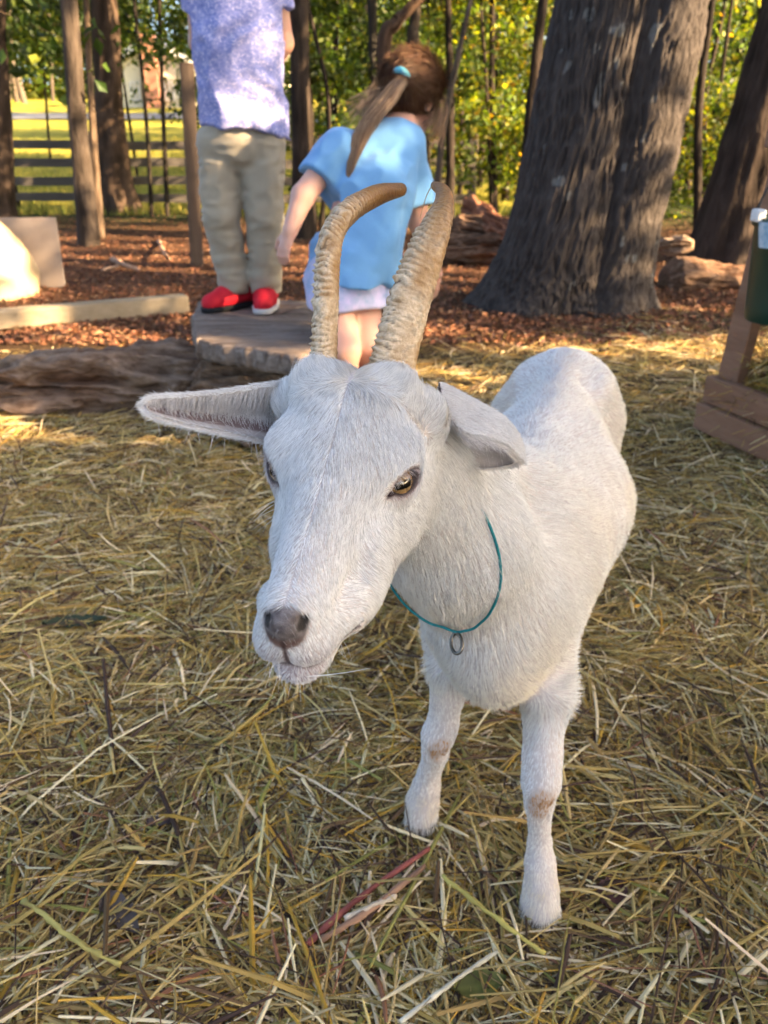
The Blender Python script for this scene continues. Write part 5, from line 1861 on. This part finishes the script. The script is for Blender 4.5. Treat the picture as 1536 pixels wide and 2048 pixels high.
def rotten_log(a, b, r, seed, label, cat='log', tone=((.34, .255, .19), (.055, .030, .020)), squash=.9, amp=.05, name='log', red=.25, group=None):
    a, b = np.asarray(a, float), np.asarray(b, float)
    root_loc = ((a + b) / 2); d = b - a; L = np.linalg.norm(d); d /= L
    s = np.cross([0, 0, 1.0], d); s /= np.linalg.norm(s); u = np.cross(d, s)
    nr, na = int(60 + 90 * L), 110
    t = np.linspace(0, 1, nr); A = np.linspace(0, 2 * math.pi, na, endpoint=False)
    T, AA = np.meshgrid(t, A, indexing='ij')
    Q = np.stack([T * L * 1.0, np.cos(AA) * r, np.sin(AA) * r], -1)
    k1 = fbm(Q * np.array([.35, 1, 1]), 11, 5, seed) * 1.3
    k2 = 1 - np.abs(noise(Q * np.array([.16, 1, 1]), 34, seed + 3)) * 2
    k3 = noise(Q * np.array([.6, 1, 1]), 5, seed + 6)
    k4 = np.abs(noise(Q * np.array([.3, 1, 1]), 17, seed + 12))
    R = r * (1 + .18 * k3) + amp * k1 + .030 * k2 - .05 * np.clip(.35 - k4, 0, 1) * (amp > .04)
    endt = np.minimum(T, 1 - T) * L
    R = R * np.clip(.55 + endt / .07 * .45, 0, 1)
    C = a + T[..., None] * L * d
    V = C + (np.cos(AA) * R)[..., None] * s + (np.sin(AA) * R * squash)[..., None] * u
    m = np.clip(.5 + .45 * k2 + .35 * k1, 0, 1)[..., None]
    col = np.array(tone[1]) * (1 - m) + np.array(tone[0]) * m
    rd = np.clip(noise(Q, 4, seed + 9) - .1, 0, 1)[..., None] * red * 2
    col = col * (1 - rd) + rd * np.array([.20, .075, .035])
    i = (np.arange(nr - 1)[:, None] * na); j = np.arange(na)[None]; kk = (j + 1) % na
    q = np.stack([i + j, i + na + j, i + na + kk, i + kk], -1).reshape(-1, 4)
    Vf = V.reshape(-1, 3)
    cf = col.reshape(-1, 3)
    e0, e1 = len(Vf), len(Vf) + 1
    Vf = np.concatenate([Vf, [a + d * .01], [b - d * .01]]); cf = np.concatenate([cf, [[.14, .085, .05]] * 2])
    jj = np.arange(na); k2_ = (jj + 1) % na
    caps = np.concatenate([np.stack([np.full(na, e0), jj, k2_], -1), np.stack([np.full(na, e1), (nr - 1) * na + k2_, (nr - 1) * na + jj], -1)])
    o = add(name, mesh_np(name, Vf, [q, caps], cf), M_rot)
    return tag(o, label, cat, group)


rotten_log((-2.35, 2.84, .095), (-.50, 2.98, .10), .122, 5, 'long rotten grey brown log lying along the left, in front of the pale timber', amp=.075)
rotten_log((-.66, 2.66, .13), (-.17, 2.50, .13), .15, 15, 'crumbling log chunk under the weathered slab', amp=.07, tone=((.27, .20, .14), (.08, .045, .03)))


# the slab on which the boy stands: thick weathered board with a split edge
def slab():
    c = [(-.74, 3.16), (-.70, 2.85), (-.64, 2.60), (-.595, 2.43), (-.50, 2.36), (-.38, 2.29), (-.24, 2.20), (-.195, 2.35), (-.20, 2.65), (-.24, 2.95), (-.30, 3.16), (-.52, 3.20)]
    P = np.concatenate([np.array(a) + (np.array(b) - np.array(a)) * np.linspace(0, 1, 12, endpoint=False)[:, None] for a, b in zip(c, c[1:] + c[:1])])
    P = P + np.random.default_rng(2).normal(0, .004, P.shape)
    n = len(P)
    ctr = P.mean(0)
    V, Fq = [], []
    prof = [(0.0, .300, .93), (.0, .304, .985), (0, .318, 1.0), (0, .352, 1.0), (0, .366, .985), (0, .369, .95), (0, .370, .75), (0, .370, .5), (0, .370, .25)]
    for (o, z, k) in prof:
        for p in P:
            q = ctr + (p - ctr) * k
            jag = noise(np.array([[q[0] * 14, q[1] * 14, z * 40]]), 1, 4)[0] * .005 * (k > .9)
            V.append((q[0] + jag, q[1] + jag * .8, z + .0035 * noise(np.array([[q[0] * 5, q[1] * 45, 0]]), 1, 6)[0] * (z > .34)))
    for i in range(len(prof) - 1):
        for j in range(n):
            Fq.append((i * n + j, i * n + (j + 1) % n, (i + 1) * n + (j + 1) % n, (i + 1) * n + j))
    m = len(V)
    V.append((ctr[0], ctr[1], .370)); V.append((ctr[0], ctr[1], .300))
    Ft = [((len(prof) - 1) * n + j, (len(prof) - 1) * n + (j + 1) % n, m) for j in range(n)] + [((j + 1) % n, j, m + 1) for j in range(n)]
    o = add('slab', mesh_np('slab', np.array(V), [np.array(Fq), np.array(Ft)]), M_grey)
    tag(o, 'thick weathered grey wooden slab lying on the log under the red shoes', 'slab')


slab()

# pale timber
M_timber = mat('pale_timber', rough=.8, color=(.27, .22, .15), spec=.2, noise_amt=.55, noise_scale=16, dark=(.6, .52, .42), bump=.003, bump_scale=50, stretch=(.1, 1, 1))
mb = MB()
p0, p1 = gnd(-330, 692), gnd(372, 630)
mb.bar((p0[0], p0[1] + .06, .055), (p1[0], p1[1] + .06, .062), .115, .105)
tag(mb.build('timber', M_timber, bevel=.012), 'long pale squared timber lying on the leaf litter behind the rotten log', 'timber')

# rounded shelter and board at the left edge
M_tan = mat('tan_plastic', rough=.45, color=(.46, .35, .21), spec=.4, noise_amt=.3, noise_scale=5, dark=(.75, .66, .52), bump=.004, bump_scale=7)


def shelter():
    b = gnd(-95, 588)
    F = fgrid((b[0] - .75, b[1] - .55, -.08), (b[0] + .75, b[1] + .75, .75), .012)
    F.join(blob((b[0], b[1] + .05, .10), (.585, .45, .50)), 0)
    F.join(cone((b[0] - .25, b[1], .05), (b[0] + .30, b[1] - .02, .02), .26, .25), .12)
    F.cut(half((0, 0, -1), (0, 0, -.015), (b[0] - 1, b[1] - 1, -.2), (b[0] + 1, b[1] + 1, .03)), .01)
    F.displace(lambda Q: .018 * noise(Q, 5, 12) + .006 * noise(Q, 17, 13))
    o = cloth('shelter', F, M_tan, None, None, 3)
    tag(o, 'rounded tan plastic shelter in the sun at the left edge', 'shelter')


shelter()
mb = MB()
pb = gnd(62, 578)
rot = Matrix.Rotation(.10, 3, 'Z') @ Matrix.Rotation(-.10, 3, 'X')
mb.box((pb[0], pb[1] + .14, .235), (.40, .028, .49), rot=rot)
tag(mb.build('board', mat('grey_board', rough=.75, color=(.27, .215, .175), noise_amt=.35, noise_scale=9, dark=(.65, .6, .55)), bevel=.004), 'flat grey tan board standing upright beside the tan shelter', 'board')

# lone post
M_post = mat('post_wood', rough=.85, color=(.075, .052, .037), noise_amt=.6, noise_scale=30, dark=(.45, .4, .36), bump=.004, bump_scale=60, stretch=(1, 1, .12))
mb = MB()
b = gnd(393, 532); t = far(373, 126, b[1])
mb.bar((b[0], b[1], -.1), (t[0], t[1], t[2]), .105, .105, up=(.3, -1, 0))
tag(mb.build('post', M_post, bevel=.006), 'square brown wooden post standing left of the boy', 'post')


# rail fence before the pasture
def fence():
    root = empty('rail_fence', (-5, 14.3, 0), 'weathered board rail fence at the edge of the sunlit pasture', 'fence')
    M = mat('fence_wood', rough=.88, color=(.105, .09, .075), noise_amt=.5, noise_scale=20, dark=(.5, .48, .45), stretch=(.15, 1, 1))
    xs_ = np.arange(-11.4, 1.6, 2.15)
    for x in xs_:
        m = MB(); z = float(ground_z(np.array([x]), np.array([14.3]))[0])
        m.box((x, 14.3, z + .58), (.13, .13, 1.24), jit=.008)
        m.build('post', M, root, bevel=.008)
    for k, (x0, x1) in enumerate(zip(xs_[:-1], xs_[1:])):
        for j in range(4):
            z = .22 + j * .27 + random.uniform(-.02, .02)
            m = MB()
            m.bar((x0 - .04, 14.205 - .012 * (j % 2), z + random.uniform(-.015, .015)), (x1 + .04, 14.205 - .012 * (k % 2) - .003 * j, z + random.uniform(-.015, .015)), .03, .135)
            m.build('rail', M, root)


fence()


# house beyond the pasture
def house():
    D = 47.0
    g0 = far(320, 226, D); zb = g0[2] - .3
    k = ((g0 - CP) @ FW) / FPX
    X = lambda px: (px - 768) * k
    Z = lambda py: far(320, py, D)[2]
    root = empty('house', (g0[0], D, zb), 'cream gabled house with a brick chimney beyond the pasture', 'house')
    M_w = mat('cream_siding', rough=.7, color=(.70, .64, .46), noise_amt=.12, noise_scale=3)
    M_t = mat('white_trim', rough=.6, color=(.78, .76, .70))
    M_r = mat('shingles', rough=.9, color=(.30, .26, .20), noise_amt=.5, noise_scale=3)
    M_b = mat('chimney_brick', rough=.9, color=(.48, .22, .13), noise_amt=.4, noise_scale=5)
    M_g = mat('window_glass', rough=.08, color=(.04, .05, .06), spec=.6)
    xl, xr, xa = X(246), X(392), X(319)
    ze, za = Z(121), Z(82)
    w = MB()
    w.poly([(xl, D, zb), (xr, D, zb), (xr, D, ze), (xa, D, za), (xl, D, ze), (xl, D + 8, zb), (xr, D + 8, zb), (xr, D + 8, ze), (xa, D + 8, za), (xl, D + 8, ze)],
           [(0, 1, 2, 3, 4), (6, 5, 9, 8, 7), (1, 6, 7, 2), (5, 0, 4, 9)])
    w.box(((X(392) + X(560)) / 2, D + 5, (zb + ze) / 2), (X(560) - X(392), 6, ze - zb))
    w.build('wall', M_w, root)
    for s, xe in ((-1, xl), (1, xr)):
        r = MB(); dx = .35 * s; dz = (za - ze) / (xa - xl) * .35
        r.poly([(xa, D - .4, za + .16), (xe + dx, D - .4, ze - dz + .16), (xe + dx, D + 8.3, ze - dz + .16), (xa, D + 8.3, za + .16),
                (xa, D - .4, za + .03), (xe + dx, D - .4, ze - dz + .03), (xe + dx, D + 8.3, ze - dz + .03), (xa, D + 8.3, za + .03)],
               [(0, 1, 2, 3), (7, 6, 5, 4), (0, 4, 5, 1), (1, 5, 6, 2), (2, 6, 7, 3), (3, 7, 4, 0)])
        r.build('roof', M_r, root)
        b_ = MB(); b_.bar((xa, D - .43, za + .02), (xe + dx, D - .43, ze - dz + .02), .05, .32, up=(0, 0, 1)); b_.build('bargeboard', M_t, root)
    r = MB(); r.box(((X(392) + X(560)) / 2 + .2, D + 5, ze + .5), (X(560) - X(392), 7, .9)); r.build('roof', M_r, root)
    ch = MB(); ch.box(((X(300) + X(330)) / 2, D - .38, (zb + Z(72)) / 2 + .05), (X(328) - X(302), .7, Z(72) - zb)); ch.build('chimney', M_b, root)
    for (a, b_, c, d) in ((336, 352, 165, 200), (362, 378, 165, 200), (268, 284, 165, 200), (420, 440, 165, 200), (470, 490, 165, 200)):
        yy = D - .03 if a < 392 else D + 1.97
        cx_, cz = (X(a) + X(b_)) / 2, (Z(c) + Z(d)) / 2
        f = MB(); wdt, hgt = X(b_) - X(a), Z(c) - Z(d)
        for (ox, oz, sx, sz) in ((0, hgt / 2, wdt + .12, .08), (0, -hgt / 2, wdt + .12, .08), (-wdt / 2, 0, .08, hgt), (wdt / 2, 0, .08, hgt), (0, 0, .05, hgt)):
            f.box((cx_ + ox, yy - .03, cz + oz), (sx, .06, sz))
        wf = f.build('window', M_t, root)
        p = MB(); p.box((cx_, yy, cz), (wdt, .02, hgt)); po = p.build('pane', M_g, wf)
        po.matrix_parent_inverse = Matrix.Translation(-Vector(root.location))


house()


# hay feeder at the right
def feeder():
    M = mat('feeder_wood', rough=.8, color=(.30, .17, .105), spec=.2, noise_amt=.6, noise_scale=22, dark=(.5, .42, .36), bump=.003, bump_scale=60, stretch=(.15, .15, 1))
    c0 = gnd(1400, 856); c1 = gnd(1560, 930)
    d = np.array([c1[0] - c0[0], c1[1] - c0[1], 0]); d /= np.linalg.norm(d)
    s = np.array([-d[1], d[0], 0]);
    if s[0] < 0: s = -s
    L, Wd = 1.15, .62
    root = empty('hay_feeder', (c0[0], c0[1], 0), 'brown wooden hay feeder with a leaning leg at the right edge', 'feeder')
    cor = [c0, c0 + d * L, c0 + d * L + s * Wd, c0 + s * Wd]
    for lay in range(2):
        for e in range(4):
            a, b = np.array(cor[e]), np.array(cor[(e + 1) % 4])
            q = (b - a) / np.linalg.norm(b - a)
            inset = .020 * (lay == 1)
            z = .045 + lay * .098
            m = MB(); off_ = np.cross(q, [0, 0, 1]) * (-inset)
            ext = .018 if e % 2 == 0 else -.020
            m.bar(tuple(a - q * ext + off_ + [0, 0, z]), tuple(b + q * ext + off_ + [0, 0, z]), .038, .094)
            m.build('board', M, root, bevel=.004)
    tops = []
    for e, q in enumerate(cor):
        q = np.array(q)
        sgn = 1 if e in (0, 1) else -1
        inn = s * .045 * sgn + d * (.05 if e in (0, 3) else -.05)
        a = q + inn + [0, 0, .10]; b = q + s * sgn * .115 + d * (.05 if e in (0, 3) else -.05) + [0, 0, 1.02]
        m = MB(); m.bar(tuple(a), tuple(b), .095, .042, up=tuple(s)); m.build('leg', M, root, bevel=.004)
        tops.append(b)
    for a, b in ((tops[0], tops[1]), (tops[3], tops[2])):
        m = MB(); m.bar(tuple(a - d * .1 + [0, 0, -.06] - s * .005), tuple(b + d * .1 + [0, 0, -.06] - s * .005), .036, .088); m.build('rail', M, root, bevel=.004)
    # hay in it
    n = 9000
    u, v = RNG.random(n), RNG.random(n)
    P = c0 + d * (u * L * .92 + .05)[:, None] + s * (v * Wd * .9 + .04)[:, None]
    z = .08 + .46 * RNG.random(n) * np.sin(v * math.pi) ** .7
    V, q, c = ribbons(P[:, :2], RNG.uniform(0, 3.14, n), RNG.uniform(.08, .28, n), RNG.uniform(.002, .005, n), z, RNG.normal(0, .45, n), np.stack([RNG.normal(0, .1, n), np.abs(RNG.normal(0, .05, n))], 1), pick(STRAW, n))
    h = add('feeder_hay', mesh_np('feeder_hay', V, q, c, smooth=False), M_hay)
    tag(h, 'hay heaped inside the wooden feeder', 'hay', kind='stuff')
    # bucket hooked over the near rail
    bc = far(1572, 642, 2.36)
    bz, tz, r0, r1 = bc[2], bc[2] + .295, .118, .142
    root = empty('bucket', (bc[0], bc[1], bz), 'dark green plastic bucket hanging on the feeder at the right edge', 'bucket')
    M_gb = mat('green_plastic', rough=.38, color=(.008, .045, .030), spec=.45, noise_amt=.3, noise_scale=25)
    pr = [(0, 0), (r0 - .004, 0), (r0, .004), (r0 + .004, .05), (r1 - .004, .265), (r1, .268), (r1 + .006, .272), (r1 + .006, .292), (r1 + .002, .295), (r1 - .006, .292), (r1 - .008, .262), (r0 - .004, .012), (0, .010)]
    na = 48; V, Fq = [], []
    for (r_, z_) in pr:
        for j in range(na):
            a = 2 * math.pi * j / na
            V.append((bc[0] + r_ * math.cos(a), bc[1] + r_ * math.sin(a), bz + z_))
    for i in range(len(pr) - 1):
        for j in range(na):
            Fq.append((i * na + j, i * na + (j + 1) % na, (i + 1) * na + (j + 1) % na, (i + 1) * na + j))
    add('pail', mesh_np('pail', np.array(V), np.array(Fq)), M_gb, root)
    # pale sticker strip on the rim, black ear, bail
    m = MB(); pts = []
    for j in range(9):
        a = math.pi + .10 + j * .055
        for z_ in (.215, .285):
            pts.append((bc[0] + (r1 + .0075 - (.285 - z_) * .12) * math.cos(a + (.285 - z_) * 1.2), bc[1] + (r1 + .0075 - (.285 - z_) * .12) * math.sin(a + (.285 - z_) * 1.2), bz + z_))
    m.poly(pts, [(2 * j, 2 * j + 2, 2 * j + 3, 2 * j + 1) for j in range(8)])
    m.build('sticker', mat('white_blue_sticker', rough=.4, color=(.72, .78, .80), noise_amt=.9, noise_scale=22, dark=(.05, .35, .6)), root)
    m = MB(); m.box((bc[0] - r1 - .006, bc[1] - .005, bz + .300), (.028, .045, .035)); m.build('ear', mat('white_plastic', rough=.4, color=(.7, .72, .72)), root, bevel=.006)
    th = np.linspace(math.pi, 0, 20)
    m = MB(); m.tube([(bc[0] + (r1 + .008) * math.cos(t), bc[1] + .02 * math.sin(t), bz + .29 + .16 * math.sin(t)) for t in th], .0035, 6)
    m.build('bail', mat('black_wire', rough=.4, color=(.02, .02, .02)), root, smooth=True)


feeder()

# fallen wood in the background
rd = ((.27, .17, .11), (.09, .045, .028))
rotten_log(far(868, 500, 7.3), far(1052, 492, 7.0), .13, 31, 'dark rotten log at the bottom of the pile left of the oak', tone=rd, group='logs piled left of the oak')
rotten_log(far(905, 452, 7.4), far(1046, 478, 7.2), .12, 33, 'upper brown log of the pile left of the oak', tone=rd, group='logs piled left of the oak')
rotten_log(far(930, 412, 7.7), far(1062, 486, 6.7), .085, 35, 'reddish slanting log on top of the pile left of the oak', tone=((.36, .17, .10), (.14, .05, .03)), red=.6, group='logs piled left of the oak')
rotten_log(far(1325, 566, 5.9), far(1520, 580, 6.0), .185, 37, 'thick brown log lying between the oak and the leaning trunk', tone=((.25, .165, .11), (.09, .05, .035)), amp=.04)
rotten_log(far(1310, 494, 6.2), far(1386, 490, 6.05), .055, 39, 'pale split piece of wood resting above the thick log right of the oak', cat='wood piece', name='wood_piece', tone=((.50, .38, .27), (.26, .16, .10)), amp=.015)

M_stick = mat('stick', rough=.85, attr=True, noise_amt=.4, noise_scale=60, bump=.001, bump_scale=200)


def stick(pts, r, col, label, cat='stick', name='stick', flat=.6, seed=0):
    P = spline(np.array(pts), 22)
    V, q = tube_arrays(P, np.linspace(r, r * .8, 22) * (1 + .25 * noise(np.stack([np.arange(22) * .7, np.zeros(22), np.zeros(22)], -1), 1, seed)), 9)
    V = V + noise(V, 140, seed)[:, None] * r * np.array([.5, .5, .3])
    V = V + np.random.default_rng(seed).normal(0, r * .05, V.shape)
    n = len(V)
    V2 = np.concatenate([V, [P[0]], [P[-1]]])
    j = np.arange(9)
    caps = np.concatenate([np.stack([np.full(9, n), (j + 1) % 9, j], -1), np.stack([np.full(9, n + 1), 21 * 9 + j, 21 * 9 + (j + 1) % 9], -1)])
    c = np.tile(col, (n + 2, 1)) * (1 + .35 * noise(V2, 50, seed + 2))[:, None]
    return tag(add(name, mesh_np(name, V2, [q, caps], c), M_stick), label, cat)


def gz(px, py, z): return gnd(px, py, z)


stick([gz(318, 482, .02), gz(326, 500, .10), gz(338, 520, .02)], .018, (.45, .27, .17), 'bent pale stick on the litter left of the post', seed=1)
stick([gz(226, 518, .03), gz(246, 528, .05), gz(278, 540, .02)], .02, (.42, .24, .14), 'thick curved pale stick on the litter below the slim trunk', seed=2)
stick([gz(205, 540, .02), gz(236, 532, .03)], .016, (.40, .25, .16), 'short pale stick end lying left of the curved stick', seed=3)
stick([gz(612, 1890, .012), gz(720, 1795, .020), gz(858, 1697, .018)], .0042, (.30, .085, .065), 'long reddish wood splinter on the hay below the muzzle', 'splinter', 'splinter', seed=4)
stick([gz(640, 1880, .014), gz(740, 1820, .024), gz(850, 1732, .018)], .0045, (.36, .20, .12), 'brown split twig alongside the reddish splinter', 'twig', 'twig', seed=5)
stick([gz(690, 1836, .022), gz(745, 1812, .026), gz(792, 1792, .024)], .0036, (.62, .50, .36), 'pale freshly broken wood chip between the two splinters', 'wood chip', 'wood_chip', seed=6)
stick([gz(800, 2044, .02), gz(900, 1968, .03), gz(996, 1902, .02)], .0030, (.60, .54, .40), 'straight pale stalk near the bottom of the picture', 'stalk', 'stalk', seed=7)
stick([gz(884, 1752, .03), gz(985, 1830, .03), gz(1090, 1908, .02)], .0034, (.50, .40, .10), 'thick yellow straw stalk in front of the near hoof', 'stalk', 'stalk', seed=8)
stick([gz(48, 1800, .02), gz(150, 1880, .03), gz(240, 1932, .02)], .0036, (.52, .42, .12), 'thick yellow straw stalk at the lower left', 'stalk', 'stalk', seed=9)


def ground_leaf(px, py, L, w, ang, col, label, seed, lift=.02, curl=.25):
    c = gz(px, py, lift * .55)
    n, m = 16, 7
    t = np.linspace(0, 1, n)[:, None]; v = np.linspace(-1, 1, m)[None]
    wd = w * np.sin(np.pi * t ** .85) ** .8 * (1 + .12 * np.sin(t * 26 + seed))
    x = (t - .5) * L + 0 * v; y = wd * v * .5
    z = curl * w * (v ** 2) * .6 + curl * L * (t - .5) ** 2 * .6 + .002 * np.sin(t * 40) * np.abs(v)
    ca, sa = math.cos(ang), math.sin(ang)
    V = np.stack([c[0] + x * ca - y * sa, c[1] + x * sa + y * ca, c[2] + z], -1)
    th = .0007
    V = np.concatenate([V.reshape(-1, 3), V.reshape(-1, 3) - [0, 0, th]])
    i = (np.arange(n - 1)[:, None] * m + np.arange(m - 1)[None]).ravel()
    q = np.stack([i, i + m, i + m + 1, i + 1], -1)
    q = np.concatenate([q, q[:, ::-1] + n * m])
    vein = np.exp(-(np.tile(v, (n, 1)) / .09) ** 2).ravel()
    cc = np.asarray(col) * (1 + .3 * noise(V, 60, seed))[:, None] * (1 + .35 * np.tile(vein, 2))[:, None]
    return tag(add('leaf', mesh_np('leaf', V, q, cc), mat('leaf_blade', rough=.6, attr=True, noise_amt=.4, noise_scale=120)), label, 'leaf', 'fallen leaves on the hay')


ground_leaf(240, 1828, .095, .034, -.75, (.115, .085, .070), 'curled grey brown dead leaf at the lower left', 1)
ground_leaf(150, 1247, .13, .045, .15, (.035, .045, .020), 'dark green leaf half buried in the hay at the left', 2, .012)
ground_leaf(960, 1972, .065, .036, .2, (.13, .13, .03), 'olive yellow leaf near the bottom of the picture', 3)
ground_leaf(1225, 1788, .062, .038, 1.2, (.075, .030, .026), 'dark red leaf to the right of the near hoof', 4)
ground_leaf(330, 1640, .055, .024, .3, (.14, .095, .085), 'small pinkish brown leaf left of the muzzle', 5, .014)
